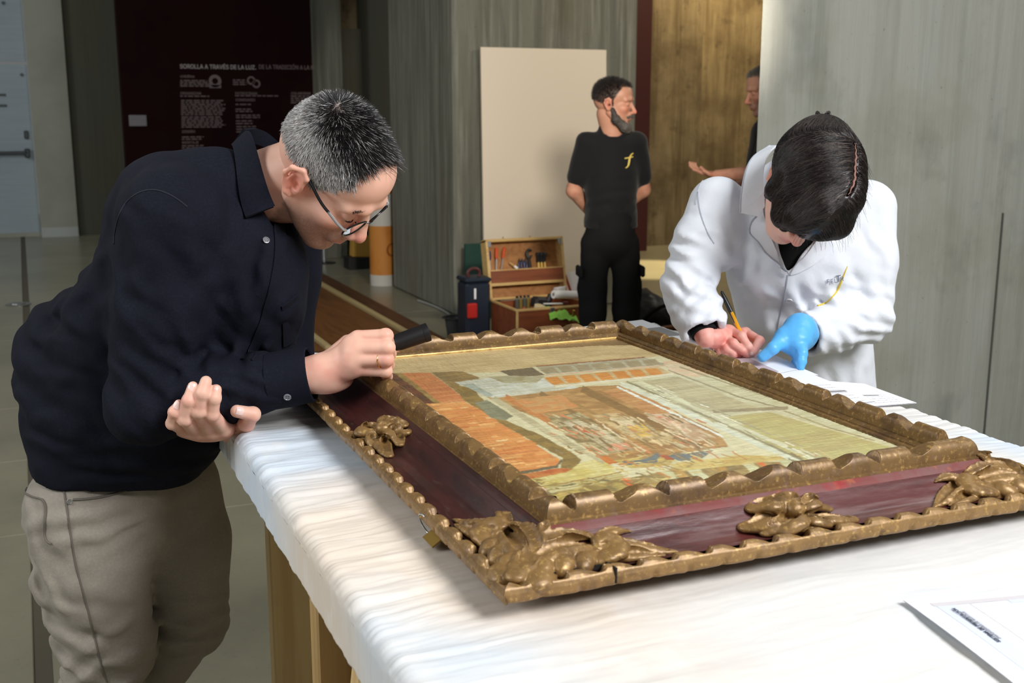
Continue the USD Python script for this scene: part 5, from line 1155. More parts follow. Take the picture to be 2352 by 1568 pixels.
def hair_warp(P):
    sh = P.shape[:-1]; Q = P.reshape(-1, 3); d = comb(Q); d /= np.linalg.norm(d, axis=1)[:, None]
    u = np.cross(d, np.array([.2, .1, 1.])); u /= np.linalg.norm(u, axis=1)[:, None]; a_ = (Q * u).sum(1)
    return ((fbm(np.stack([a_ * 130, Q[:, 0] * 12, Q[:, 2] * 12], 1), 3, 12) - .5) * .0045).reshape(sh)
hmesh = hairf.mesh(hair_warp, .004); obj('hair', to_world(hmesh, WR_, WCEN, WS), hair_b, wom, smooth=True)
rs = np.random.default_rng(12); vi = rs.choice(len(hmesh.vertices), 32000); L0 = hmesh.vertices[vi]; L0 = L0[(L0[:, 2] > -.03) & ((np.abs(L0[:, 1] - (.030 - 1.2 * np.clip(L0[:, 0] - .03, 0, 1) ** 1.5)) > .0045) | (L0[:, 0] < -.04))]
def trace(L, steps, h, lift):
    out = [L]; e = .003
    for k in range(steps):
        d = comb(L) + rs.normal(size=L.shape) * .10; N = np.stack([hairf.value(L + e * np.eye(3)[i]) - hairf.value(L - e * np.eye(3)[i]) for i in range(3)], 1); N /= np.maximum(np.linalg.norm(N, axis=1), 1e-9)[:, None]
        d -= N * (d * N).sum(1)[:, None]; d /= np.maximum(np.linalg.norm(d, axis=1), 1e-9)[:, None]; L = L + d * h; L = L - N * (hairf.value(L) - lift)[:, None]; out.append(L)
    return np.stack(out, 1)
tr = trace(L0, 7, .009, rs.uniform(-.0005, .0030, len(L0))); ck = rs.uniform(size=len(tr)) < .35
hair_s = usdkit.material(stage, '/World/Looks/hair_strand_brown', {'h': ('principled_hair_bsdf', {'color': (.065, .038, .030), 'roughness': .28, 'radial_roughness': .35, 'random': .4})}, [], surface='h.BSDF')
curves('hair_strands', (tr[~ck].reshape(-1, 3) * WS @ WR_.T + WCEN).reshape(-1, 8, 3), .0008, hair_b, wom, kind='stuff'); curves('hair_strands', (tr[ck].reshape(-1, 3) * WS @ WR_.T + WCEN).reshape(-1, 8, 3), .0007, hair_s, wom, kind='stuff')
wl = L0[(L0[:, 0] > .070) & (L0[:, 2] < .060) & (L0[:, 1] > -.03)][:50]; wl = np.vstack([wl, L0[(np.abs(L0[:, 1]) > .07) & (L0[:, 2] > .05)][:160], L0[L0[:, 0] < -.09][:140]])
dn = WR_.T @ np.array([0, 0, -1.]); wd = comb(wl); wd /= np.linalg.norm(wd, axis=1)[:, None]; wd = wd * 1.0 + dn * .25 + rs.normal(size=wl.shape) * .25; wd /= np.linalg.norm(wd, axis=1)[:, None]
strands('loose_strands', wl * WS @ WR_.T + WCEN, wd @ WR_.T, rs.uniform(.010, .030, len(wl)), .0006, hair_b, wom, bend=np.tile(rel(0, 0, -.35), (len(wl), 1)), n=6, kind='stuff')
obj('parting', tube(scl * WS @ WR_.T + WCEN, np.interp(np.linspace(0, 1, 26), [0, .3, .8, 1], [.0006, .0024, .0026, .0008]), 8), mat('scalp_skin', (138, 98, 86), .6), wom, smooth=True)
clip_m = mat('dark_horn_clip', (52, 46, 44), .25)
obj('hair_clip', [tube(spline([pt(a, 284, 2.44), pt(a + 1, 268, 2.44), pt(b_, 257, 2.43)], 8), [.005, .0055, .006, .006, .0058, .0055, .005, .003], 10) for a, b_ in ((1878, 1877), (1896, 1905))], clip_m, wom)
obj('trousers', tidy(Field(.01, .03).chain([wP['pel'] + WL * .08 + rel(0, 0, -.1), wP['pel'] + WL * .08 + rel(0, .02, -.47), (wP['pel'] + WL * .08 + rel(0, .03, 0)) * [1, 1, 0] + [0, 0, .06]], [.095, .075, .065]).chain([wP['pel'] - WL * .08 + rel(0, 0, -.1), wP['pel'] - WL * .08 + rel(0, .02, -.47), (wP['pel'] - WL * .08 + rel(0, .03, 0)) * [1, 1, 0] + [0, 0, .06]], [.095, .075, .065]).mesh()), mat('black_trousers', (24, 24, 27), .8), wom, smooth=True)
for s in (-1, 1): obj('shoe', shoe((wP['pel'] + WL * s * .08 + rel(0, .03, 0)) * [1, 1, 0] + [0, 0, .06], rel(s * .1, -1, 0)), shoe_m, wom, smooth=True)
# pen: amber barrel, black cap on the end
pen = thing('pen', 'amber ballpoint pen with a black cap held in the writing woman\'s hand', 'pen')
pB = onz(1729, 823, .0025); pA = pt(1656, 667, float(pB @ CF) + .052)
pl = np.linalg.norm(pB - pA); T = np.eye(4); T[:3, :3] = frame_z(pB, pA); T[:3, 3] = pB
def lp(prof_, n=12): m = lathe(prof_, n); m.apply_transform(T); return m
obj('barrel', lp([(0, .011), (.0028, .013), (.0042, .026), (.0043, pl - .045), (0, pl - .045)], 6), mat('amber_plastic', (236, 164, 34), .25, spec=.5, sss=.1), pen)
obj('tip', lp([(0, 0), (.0006, .0006), (.0012, .004), (.0026, .0125), (0, .013)]), mat('brass_tip', (214, 190, 120), .25, .9), pen)
obj('cap', lp([(0, pl - .052), (.0048, pl - .052), (.0053, pl - .046), (.0050, pl - .020), (.0034, pl - .004), (0, pl)]), mat('black_cap', (22, 22, 24), .35), pen)
obj('cap_clip', tube([T[:3, :3] @ np.array([.0062, .0, z]) + T[:3, 3] for z in (pl - .076, pl - .05, pl - .026)], [.0010, .0016, .0014], 8), MATS['black_cap'], pen)
obj('label', [tf(bx(-.0012, .0012, -.00462, -.0040, pl - .085, pl - .054)).apply_transform(T)], mat('white_label', (240, 240, 240), .5), pen)
# ================================================================ people in the background
black_cotton = mat('black_cotton', (17, 17, 18), .85, spec=.2, sheen=.1); black_twill = mat('black_twill', (15, 15, 16), .85, spec=.2)
hair_salt = mat('hair_salt_pepper', (52, 48, 46), .5); beard_m = mat('beard_grey', (120, 112, 104), .6)
def bystander(label, feet, facing, head_fwd, up, tall, beard, arms, hair_col, emblem=False):
    """A standing man in a black T-shirt; facing is where his chest points (in the camera's right, forward, up)."""
    p = thing('person', label, 'person'); k = tall / 1.76
    f3 = rel(*facing); f3 /= np.linalg.norm(f3); l3 = np.cross([0, 0, 1.], f3); B = np.asarray(feet, float)
    J = lambda x, y, z: B + f3 * x * k + l3 * y * k + np.array([0, 0, z * k])
    hx = rel(*head_fwd); hx /= np.linalg.norm(hx); hz = rel(*up); hz -= hx * (hz @ hx); hz /= np.linalg.norm(hz); R = np.stack([hx, np.cross(hz, hx), hz], 1); hc = J(.015, 0, 1.585)
    sh = Field(.011, .04)
    loft(sh, [J(0, 0, .93), J(0, 0, 1.06), J(-.01, 0, 1.22), J(-.01, 0, 1.36), J(-.01, 0, 1.455)], [l3] * 5, [.146 * k, .138 * k, .148 * k, .138 * k, .072 * k], [.110 * k, .112 * k, .115 * k, .100 * k, .065 * k])
    for q in arms: sh.cone(J(*q[0]), J(*q[0]) + (J(*q[1]) - J(*q[0])) * .72, .056 * k, .055 * k, .05)
    plane_cut(sh, J(0, 0, .935), (0, 0, -1), .4); sh.cone(J(.02, 0, 1.47), J(.04, 0, 1.56), .062 * k, .07 * k, .006, 's')
    sm_ = tidy(sh.mesh(warp_sum((J(.1, 0, 1.05), np.array([0, .3, 1.]), (.2, .2, .12), .07, .005, 3), base=.012, f=8), .014)); obj('shirt', sm_, black_cotton, p, smooth=True)
    tr_ = Field(.012, .03)
    loft(tr_, [J(0, 0, 1.02), J(0, 0, .86)], [l3] * 2, [.128 * k, .138 * k], [.115 * k, .12 * k])
    for s in (-1, 1):
        tr_.chain([J(0, s * .082, .84), J(.01, s * .092, .48), J(-.01, s * .105, .05)], [.080 * k, .073 * k, .064 * k], .02)
        tr_.ell(J(.0, s * .150, .60), (.03, .03, .085), k=.03)
    tm = tidy(tr_.mesh(warp_sum(base=.016, f=9), .014)); obj('trousers', tm, black_twill, p, smooth=True)
    for s in (-1, 1):
        obj('pocket_flap', tf(bx(-.06, .06, -.012, .012, -.03, .03, .008), J(.01, s * .170, .70), (0, 0, math.degrees(math.atan2(f3[1], f3[0])))), black_twill, p)
        obj('shoe', shoe(J(-.01, s * .105, .09), f3 + l3 * s * .2), shoe_m, p, smooth=True)
    b = Field(.010, .03); loft(b, [J(0, 0, .95), J(-.01, 0, 1.2), J(-.01, 0, 1.44)], [l3] * 3, [.12 * k, .13 * k, .06 * k], [.08 * k, .085 * k, .05 * k])
    for s in (-1, 1): b.chain([J(0, s * .07, .9), J(.01, s * .092, .48), J(-.01, s * .10, .09)], [.052 * k, .045 * k, .032 * k])
    b.cone(J(-.015, 0, 1.44), hc + R @ np.array([-.03, 0, -.05]), .058 * k, .056 * k, .02)
    hands = []
    for q in arms:
        b.chain([J(*c) for c in q[:3]], [.046 * k, .042 * k, .029 * k], .015); b.cone(J(-.01, 0, 1.33), J(*q[0]) - np.array([0, 0, .035 * k]), .055 * k, .036 * k, .01)
        w = J(*q[2]); d = J(*q[3]) - w; L = np.linalg.norm(d); d /= L; n_ = np.cross(d, l3); n_ = n_ if np.linalg.norm(n_) > .2 else f3; n_ = n_ - d * (n_ @ d); n_ /= np.linalg.norm(n_); sd = np.cross(n_, d)
        fs = [[w + d * .03 + sd * .03, w + d * .06 + sd * .045 + n_ * .01, w + d * .085 + sd * .04 + n_ * .025]] + [[w + d * .085 + sd * (.026 - .018 * i), w + d * (.125 - .004 * i) + sd * (.028 - .019 * i) + n_ * .006, w + d * (.150 - .005 * i) + sd * (.028 - .019 * i) + n_ * .020, w + d * (.160 - .006 * i) + sd * (.027 - .018 * i) + n_ * .038] for i in range(4)]
        hands.append(tidy(hand_field(w, fs, res=.004, palm_r=.013).mesh(), 2))
    h = head_field(res=.004); hm_ = tidy(h.mesh(), 2); hw = to_world(hm_, R, hc, k)
    body = join_bodies([hw, tidy(b.mesh(), 3)] + hands)
    cap = lambda L: np.clip(np.where((L[:, 0] > .05) & (np.abs(L[:, 1]) < .06), L[:, 2] - .088, np.where(L[:, 0] > .012, np.minimum(L[:, 2] - .02 - (L[:, 0] - .012) * 1.6, .03), L[:, 2] + .015 + .3 * L[:, 0])) / .01, 0, 1) * (np.abs(L[:, 1]) < .0795)
    C = skin_cols(body.vertices, (182, 132, 108), (164, 98, 82)); L = (body.vertices - hc) @ R / k; m = np.linalg.norm(L, axis=1) < .155
    C[m] = head_colors(L[m], (182, 132, 108), (160, 94, 82), (186, 110, 90), stubble=(120, 92, 78) if not beard else None, scalp=hair_col, scalp_fn=cap)
    obj('body', body, skin_m, p, col=C)
    pts, nn, r_ = scalp_points(h, 9000, 5, cap); ln_ = .017 * r_.uniform(.6, 1.2, len(pts)) * np.clip(.45 + (pts[:, 2] - .02) * 9, .4, 1.15); dd = nn * .8 + np.array([-.3, 0, -.1]) + r_.normal(size=pts.shape) * .25; dd /= np.linalg.norm(dd, axis=1)[:, None]
    strands('hair', (pts * k) @ R.T + hc, dd @ R.T, ln_, .0016, mat('hair_' + ('grey_short' if hair_col[0] > 90 else 'dark_short'), hair_col, .5), p, kind='stuff')
    if beard:
        bz = Field(.004, .012)
        for s in (-1, 1): bz.chain([(.010, s * .064, -.030), (.030, s * .056, -.075), (.072, s * .024, -.112)], [.014, .022, .024]); bz.chain([(.088, s * .028, -.062), (.104, 0, -.054)], [.008, .008])
        bz.chain([(.072, -.022, -.115), (.082, 0, -.120), (.072, .022, -.115)], [.024, .026, .024]); bm = bz.mesh(lambda P: (fbm(P * 160, 2, 3) - .5) * .010, .006)
        lx = np.asarray(bm.vertices); g_ = np.clip((lx[:, 0] - .02) / .06, 0, 1)[:, None]; bc = np.array(lin(48, 43, 40)) * (1 - g_ * .5) + np.array(lin(104, 98, 92)) * g_ * .5
        obj('beard', to_world(bm, R, hc, k), mat('beard', (0, 0, 0), .7, vc='col'), p, col=bc)
    if emblem:
        cs = Caster(sm_); w_ = .0045
        s1 = on_surface(cs, [(1453, 352), (1447, 358), (1444, 370), (1441, 382), (1436, 386)], lift=.004, n=18); s2 = on_surface(cs, [(1434, 364), (1444, 362), (1452, 360)], lift=.005, n=10)
        em = mat('emblem_gold', (206, 182, 92), .6)
        obj('emblem', [tube(s1, np.interp(np.linspace(0, 1, 18), [0, .5, 1], [.003, .006, .003]), 6), tube(s2, .0035, 6)], em, p)
    return p
F3 = pt(1396, 889, 6.15); F3[2] = 0
bystander('bearded man in black T-shirt with a small gold emblem, hands behind his back', F3, (.12, -1, 0), (.96, -.26, -.06), (0, 0, 1), 1.77, True,
          [((-.01, .140, 1.39), (-.07, .190, 1.13), (-.155, .055, 1.0), (-.165, -.03, .99)), ((-.01, -.140, 1.39), (-.07, -.190, 1.13), (-.165, -.05, .97), (-.17, .03, .96))], (36, 32, 30), True)
F4 = pt(1738, 880, 6.45); F4[2] = 0
bystander('grey haired man in black half hidden by the right-hand concrete column', F4, (-.97, .1, 0), (-.96, -.1, -.22), (-.1, 0, 1), 1.85, False,
          [((0., .16, 1.40), (.06, .20, 1.17), (.27, .10, 1.15), (.37, .06, 1.17)), ((0., -.16, 1.40), (.04, -.22, 1.14), (.20, -.16, 1.0), (.3, -.14, .98))], (112, 106, 98))
# ================================================================ things standing in the hall
# white board leaning on the central column
P1, P2, P3, P4 = (ray(px, py)[0] for px, py in ((1101, 108), (1391, 113), (1116, 560), (1391, 560)))
yb = 8.02; a1 = P1 * (8.06 / P1[1]); a2 = P2 * (8.06 / P2[1])
bw = a2[0] - a1[0]; ztop = HC + a1[2]
bd = thing('display_board', 'tall blank cream board leaning on the central concrete column', 'board')
slab = bx(0, bw, -.012, .012, 0, ztop, .003); sh_ = np.eye(4); th_ = math.degrees(math.atan2(.07, ztop))
obj('panel', tf(slab, (a1[0] + .012, 8.015, .002), (-1.8, 0, 0)), mat('board_cream', (236, 222, 202), .6, bump=[((60., 60., 60.), .05, .003, 3)]), bd)
obj('edge_tape', tf(bx(-.002, .0, -.0125, .0125, 0, ztop), (a1[0] + .012, 8.015, .002), (-1.8, 0, 0)), mat('edge_grey', (170, 160, 146), .6), bd)
tape = thing('green_panel', 'dark green board standing behind the open tool chest', 'board')
q1, _ = ray(1066, 560); q1 = q1 * (7.95 / q1[1]); q2, _ = ray(1120, 560); q2 = q2 * (7.95 / q2[1])
obj('panel', bx(q1[0], q2[0] + .1, 7.93, 7.955, 0, HC + q1[2], .003), mat('green_card', (18, 62, 54), .6), tape)
# open wooden tool chest
cw = mat('chest_beech', (206, 172, 112), .5, var=[((6., 40., 40.), .45, .66, (176, 138, 80), .6, 4)]); cin = mat('chest_ply_inside', (176, 124, 74), .6, var=[((30., 4., 30.), .45, .66, (148, 96, 54), .7, 4)]); cred = mat('chest_mahogany', (132, 70, 38), .5, var=[((4., 30., 30.), .45, .66, (104, 52, 28), .7, 4)])
brass = mat('brass_dull', (172, 138, 66), .35, .8); steel2 = mat('tool_steel', (120, 122, 124), .35, .8); iron = mat('tool_black', (30, 30, 32), .5)
CX, CY = 0., 0.
def tool_at(px, py, d): return pt(px, py, d)
ch = thing('tool_chest', 'open wooden tool chest with tools in its lid below the cream board', 'tool chest')
A = pt(1186, 716, 7.05); Wc = .56; x0 = A[0]; yF = A[1]; zT = A[2]; Dc = .42
lidh = .40
obj('chest_body', [bx(x0, x0 + Wc, yF, yF + .014, 0, zT), bx(x0, x0 + Wc, yF + Dc - .014, yF + Dc, 0, zT), bx(x0, x0 + .014, yF + .014, yF + Dc - .014, 0, zT), bx(x0 + Wc - .014, x0 + Wc, yF + .014, yF + Dc - .014, 0, zT), bx(x0, x0 + Wc, yF, yF + Dc, .0, .012)], cred, ch)
obj('rim', [bx(x0 - .004, x0 + Wc + .004, yF - .004, yF + .016, zT, zT + .014, .002), bx(x0 - .004, x0 + .014, yF + .016, yF + Dc, zT, zT + .014, .002), bx(x0 + Wc - .014, x0 + Wc + .004, yF + .016, yF + Dc, zT, zT + .014, .002), bx(x0 - .004, x0 + .012, yF - .006, yF - .0, .01, zT)], cw, ch)
obj('tray', bx(x0 + .014, x0 + Wc - .014, yF + .014, yF + Dc - .014, zT - .06, zT - .05), cin, ch)
def lid_tf(m): return tf(m, (x0, yF + Dc + .002, zT + .012), (0, -7, 0)) if False else tf(m, (x0, yF + Dc + .002, zT + .012), (-12, 0, 0))
obj('lid', lid_tf(bx(0, Wc, .085, .095, 0, lidh)), cin, ch)
obj('lid_frame', [lid_tf(bx(-.006, .014, 0, .095, 0, lidh, .003)), lid_tf(bx(Wc - .014, Wc + .006, 0, .095, 0, lidh, .003)), lid_tf(bx(-.006, Wc + .006, 0, .095, lidh - .016, lidh + .004, .003)), lid_tf(bx(-.006, Wc + .006, 0, .095, -.004, .012, .003))], cw, ch)
obj('lid_shelf', [lid_tf(bx(.014, Wc - .014, .0, .085, .185, .197)), lid_tf(bx(.014, Wc - .014, .002, .010, .09, .185))], cw, ch)
obj('shelf_front', lid_tf(bx(.014, Wc - .014, -.001, .006, .11, .19)), cred, ch)
for s in (.02, Wc - .02): obj('hinge', lid_tf(bx(s - .012, s + .012, -.004, .004, lidh - .05, lidh - .01, .002)), mat('hinge_zinc', (176, 180, 184), .35, .8), ch)
for s in (.14, .34): obj('hook', lid_tf(tf(trimesh.creation.torus(.009, .002), (s, .045, lidh + .010), (90, 0, 90))), brass, ch)
obj('latch', [bx(x0 + Wc * .42, x0 + Wc * .42 + .03, yF - .008, yF, zT - .07, zT + .012, .003)], steel2, ch); obj('handle', [tube(spline([(x0 + Wc * .62, yF - .004, zT - .10), (x0 + Wc * .64, yF - .03, zT - .11), (x0 + Wc * .78, yF - .03, zT - .11), (x0 + Wc * .80, yF - .004, zT - .10)], 14), .006, 8)], brass, ch)
obj('latch', bx(x0 + Wc * .70, x0 + Wc * .70 + .022, yF - .008, yF, zT - .06, zT - .015, .003), brass, ch)
def LT(x, y, z): return lid_tf(trimesh.Trimesh([(x, y, z)], [], process=False)).vertices[0]
orange_h = mat('handle_orange', (206, 84, 36), .4); blue_h = mat('handle_blue', (40, 52, 96), .4); yellow_h = mat('handle_yellow', (206, 168, 56), .4); white_p = mat('white_paper', (236, 236, 238), .8)
def chisel(x, tilt, hm, label, L=.15, nm='screwdriver'):
    t = thing(nm, label, nm.replace('_', ' ')); a = LT(x, .042, .200); b = LT(x + tilt, .050, .200 + L); m_ = a + (b - a) * .5
    obj('blade', tube([a, m_], .0045, 8), steel2, t); obj('handle', tube([m_, m_ + (b - m_) * .15, m_ + (b - m_) * .8, b], [.006, .011, .012, .008], 10), hm, t)
chisel(.072, .018, orange_h, 'orange handled screwdriver on the lid shelf, left of the two'); chisel(.108, .040, orange_h, 'orange handled screwdriver on the lid shelf, the more slanted one')
chisel(.030, .004, blue_h, 'blue handled screwdriver at the left end of the lid shelf', .13)
t = thing('brush', 'pale wooden brush with a white ferrule on the lid shelf', 'brush'); a, b = LT(.17, .04, .245), LT(.225, .04, .202); obj('handle', tube([a, a + (b - a) * .6], [.005, .007], 8), cw, t); obj('ferrule', tube([a + (b - a) * .6, b], [.009, .010], 8), white_p, t)
t = thing('pipe_wrench', 'dark adjustable wrench standing on the lid shelf', 'wrench')
obj('shaft', tube([LT(.322, .045, .20), LT(.318, .045, .27)], [.012, .011], 10), iron, t); obj('jaw', [tube(spline([LT(.318, .045, .268), LT(.305, .045, .30), LT(.318, .045, .322), LT(.345, .045, .318)], 12), [.013, .013, .012, .012, .012, .011, .011, .010, .009, .008, .007, .005], 10), tube([LT(.326, .045, .27), LT(.342, .045, .285)], [.011, .006], 8)], iron, t)
for i, (x, hm_, nm_) in enumerate(((.246, blue_h, 'first'), (.266, blue_h, 'second'), (.288, blue_h, 'third'))):
    t = thing('pliers', f'blue handled pliers on the lid shelf, {nm_} from the left', 'pliers')
    obj('grip', [tube(spline([LT(x - .007, .04, .200), LT(x - .010, .04, .225), LT(x - .001, .04, .245)], 8), .0058, 8), tube(spline([LT(x + .009, .045, .200), LT(x + .011, .045, .225), LT(x + .003, .045, .245)], 8), .0058, 8)], hm_, t); obj('jaw', tube([LT(x + .001, .042, .243), LT(x + .001, .042, .268)], [.010, .004], 8), iron, t)
for i, x in enumerate((.385, .408, .432)):
    t = thing('clamp', 'black and yellow clamp on the lid shelf, ' + ('next to the wrench', 'the middle of three', 'at the right end')[i], 'clamp')
    obj('jaw', [tf(bx(-.011, .011, -.012, .012, -.03, .03, .004), LT(x, .042, .262), (0, 8 * (i - 1), 0)), tf(bx(-.017, .017, -.010, .010, -.008, .008, .003), LT(x + .004, .042, .292), (0, 20, 0))], iron, t); obj('handle', tube([LT(x, .042, .200), LT(x, .042, .236)], .0078, 8), yellow_h, t)
# in the body of the chest
zt_ = zT - .05
for i in range(4):
    x = x0 + .135 + i * .027; t = thing('jar', f'small glass jar standing in the tool chest, {("first", "second", "third", "fourth")[i]} from the left', 'jar')
    obj('jar_body', tf(lathe([(0, 0), (.0115, 0), (.0115, .075), (.008, .085), (0, .085)], 14), (x, yF + .30, zt_)), mat('jar_' + str(i % 2), ((86, 90, 88), (128, 112, 60))[i % 2], .15, spec=.7), t); obj('jar_lid', tf(lathe([(0, .085), (.0095, .085), (.0095, .098), (0, .098)], 14), (x, yF + .30, zt_)), iron, t)
t = thing('power_tool', 'black squarish power tool lying in the tool chest', 'power tool'); obj('housing', tf(bx(-.07, .07, -.04, .04, -.035, .035, .016), (x0 + .275, yF + .22, zt_ + .060), (0, 8, 12)), iron, t); obj('grip', tf(bx(-.018, .018, -.018, .018, -.03, .03, .008), (x0 + .325, yF + .2, zt_ + .085), (0, 24, 12)), iron, t)
t = thing('paper_roll', 'white paper roll lying across the right of the tool chest', 'paper roll'); a, b = np.array([x0 + .315, yF + .12, zT + .074]), np.array([x0 + .545, yF + .17, zT + .048]); obj('roll', tube([a, b], .027, 20), white_p, t); obj('core', tube([a - (b - a) * .004, a + (b - a) * .02], .012, 12), mat('card_grey', (130, 124, 116), .8), t)
t = thing('white_box', 'small white carton behind the paper roll in the tool chest', 'box'); obj('carton', tf(bx(-.032, .032, -.03, .03, 0, .07, .004), (x0 + .47, yF + .34, zT + .01), (0, -6, 0)), white_p, t); obj('flap', tf(bx(-.032, .032, -.03, .0, 0, .003), (x0 + .47, yF + .34, zT + .078), (0, -14, 0)), white_p, t)
t = thing('tape_roll', 'cream masking tape roll at the front of the tool chest', 'tape'); obj('ring', tf(lathe([(.018, 0), (.036, 0), (.036, .022), (.018, .022), (.018, 0)], 24), (x0 + .205, yF + .10, zt_ + .04), (12, 8, 0)), mat('masking_tape', (222, 206, 164), .6), t)
t = thing('spirit_level', 'thin white and dark ruler across the front of the tool chest', 'ruler'); obj('blade', tf(bx(-.065, .065, -.008, .008, 0, .006, .001), (x0 + .285, yF + .06, zT + .022), (0, 2, -6)), white_p, t); obj('stop', tf(bx(.065, .10, -.012, .012, -.004, .016, .003), (x0 + .285, yF + .06, zT + .022), (0, 2, -6)), mat('stop_maroon', (92, 34, 34), .5), t)
t = thing('spool', 'orange spool at the left of the tool chest', 'spool'); obj('core', tf(lathe([(0, 0), (.02, 0), (.02, .006), (.010, .008), (.010, .034), (.02, .036), (.02, .042), (0, .042)], 16), (x0 + .085, yF + .14, zt_ + .02), (20, 60, 0)), orange_h, t); obj('wire', tf(lathe([(.010, .009), (.016, .009), (.016, .033), (.010, .033)], 16), (x0 + .085, yF + .14, zt_ + .02), (20, 60, 0)), mat('copper_wire', (176, 92, 52), .4, .5), t)
gx, gy = np.meshgrid(np.linspace(0, 1, 34), np.linspace(0, 1, 34), indexing='ij'); c0 = pt(1318, 694, 7.02)
fl_ = np.stack([c0[0] + (gx - .5) * .20, yF + .02 + (gy - .5) * .12 - .05 * np.clip(gx - .5, 0, 1), zT - .004 - .16 * np.clip(gx - .55, 0, 1) ** 1.2 - .10 * np.clip(.5 - gy, 0, 1) + (fbm(np.stack([gx * 5, gy * 5, gx * 0], -1), 3, 8) - .5) * .06], -1)
obj('cloth', grid(fl_), mat('lime_cloth', (140, 204, 78), .8, sheen=.2), None, smooth=True, label='lime green cloth hanging over the front of the tool chest', cat='cloth')
# leaning red edged sheet behind the man's legs
t = thing('clipboard', 'white sheet with a red edge leaning beside the tool chest', 'board'); a = pt(1334, 640, 7.75); obj('sheet', tf(bx(-.06, .06, -.003, .003, -.16, .30), (a[0] + .05, a[1], .19), (-10, -16, 0)), white_p, t); obj('red_edge', tf(bx(-.075, -.06, -.004, .004, -.17, .30), (a[0] + .05, a[1], .19), (-10, -16, 0)), mat('edge_red', (168, 62, 40), .5), t)
# dark blue case with a red latch, bucket and cable
cs_ = thing('equipment_case', 'dark blue plastic tool case with a red latch beside the column', 'case'); a = pt(1056, 645, 7.45); b = pt(1122, 645, 7.45)
navyp = mat('case_navy', (24, 34, 50), .45); obj('shell', bx(a[0], b[0], a[1] - .12, a[1] + .06, .0, a[2], .02), navyp, cs_); obj('lid', bx(a[0] - .004, b[0] + .004, a[1] - .125, a[1] + .065, a[2] + .001, a[2] + .03, .01), navyp, cs_)
l_ = pt(1090, 716, 7.3); obj('latch', bx(l_[0] - .034, l_[0] + .034, a[1] - .150, a[1] - .12, l_[2] - .05, l_[2] + .05, .008), mat('latch_red', (196, 40, 32), .4), cs_); l_ = pt(1100, 678, 7.3); obj('stripe', bx(l_[0] - .007, l_[0] + .007, a[1] - .1235, a[1] - .118, l_[2] - .035, l_[2] + .035), white_p, cs_)
obj('handle', tube(spline([(a[0] + .05, a[1] - .03, a[2] + .028), (a[0] + .06, a[1] - .03, a[2] + .075), (b[0] - .06, a[1] - .03, a[2] + .075), (b[0] - .05, a[1] - .03, a[2] + .028)], 16), .012, 10), mat('handle_maroon', (74, 30, 30), .5), cs_)
bk = thing('bucket', 'small dark bucket with a flared rim on the floor by the column', 'bucket'); a = pt(1046, 735, 7.75); obj('pail', tf(lathe([(.055, 0), (.075, .15), (.078, .15), (.070, .148), (.052, .004), (0, .004)], 28), (a[0], a[1], 0)), mat('bucket_grey', (62, 64, 66), .5), bk); obj('rim', tf(lathe([(.074, .150), (.094, .153), (.094, .158), (.074, .158), (.074, .15)], 28), (a[0], a[1], 0)), iron, bk)
cb = on = spline([at(960, 690, .012), at(990, 700, .012), at(1032, 722, .012)], 20); obj('cable', tube(cb, .009, 8), mat('cable_grey', (150, 152, 150), .5), None, label='pale grey cable along the foot of the central column', cat='cable')
# wrapped tube, carton and pole by the column, crate lid on the floor, floor plate
tbx = thing('wrapped_tube', 'tall white and orange printed tube standing against the column', 'tube'); a = at(877, 656, 0); ow = mat('tube_white', (196, 192, 184), .6); oo = mat('tube_orange', (196, 128, 52), .6, var=[((9., 9., 3.), .5, .7, (176, 96, 24), .6, 3)])
a = a + np.array([.035, .07, 0])
for z0, z1, m_ in ((0, .10, ow), (.10, .545, oo), (.545, .835, ow), (.835, 1.22, oo)): obj('band', tf(lathe([(.0, z0), (.118, z0), (.118, z1), (0, z1)], 36), (a[0], a[1], 0)), m_, tbx, smooth=30)
obj('print_ring', tf(lathe([(.045, 0), (.062, 0), (.062, .002), (.045, .002)], 24), (a[0] + .055, a[1] - .108, .33), (90, 0, 26)), mat('print_brown', (150, 84, 30), .6), tbx)
ct = thing('carton', 'small ochre cardboard carton behind the orange tube', 'box'); a = pt(826, 596, 11.4); obj('box', tf(bx(-.09, .09, -.06, .06, 0, .21, .004), (a[0], a[1], .12), (0, 4, 0)), mat('cardboard', (190, 146, 62), .8), ct); obj('base', bx(a[0] - .14, a[0] + .14, a[1] - .1, a[1] + .1, 0, .12, .004), iron, ct)
po = thing('barrier_post', 'thin pale metal post standing by the maroon panel', 'post'); a = at(745, 604, 0); obj('rod', tube([(a[0], a[1], .012), (a[0], a[1], .62)], .013, 12), mat('post_steel', (170, 174, 176), .35, .6), po); obj('foot', tf(lathe([(0, 0), (.12, 0), (.12, .006), (.02, .012), (0, .012)], 24), (a[0], a[1], 0)), iron, po)
cr = thing('crate_lid', 'flat dark brown crate lid with pale battens lying on the floor', 'crate lid'); dk = mat('crate_brown', (92, 56, 26), .55, var=[((30., 3., 10.), .45, .66, (66, 38, 18), .7, 4)]); pl_ = mat('crate_batten', (188, 166, 116), .6)
cx0, cx1, cy0, cy1 = 1.28, 2.55, 7.0, 11.0
obj('board', bx(cx0, cx1, cy0, cy1, .0, .055, .006), dk, cr); obj('inner_panel', bx(1.46, 2.34, cy0, cy1 - .18, .055, .062), mat('crate_panel', (120, 76, 34), .5, var=[((30., 3., 10.), .45, .66, (94, 56, 26), .7, 4)]), cr)
for x in (1.72, 2.34): obj('batten', bx(x - .022, x + .022, cy0, cy1 - .14, .055, .085, .004), pl_, cr)
obj('batten', bx(1.46, 2.36, cy1 - .18, cy1 - .13, .055, .085, .004), pl_, cr)
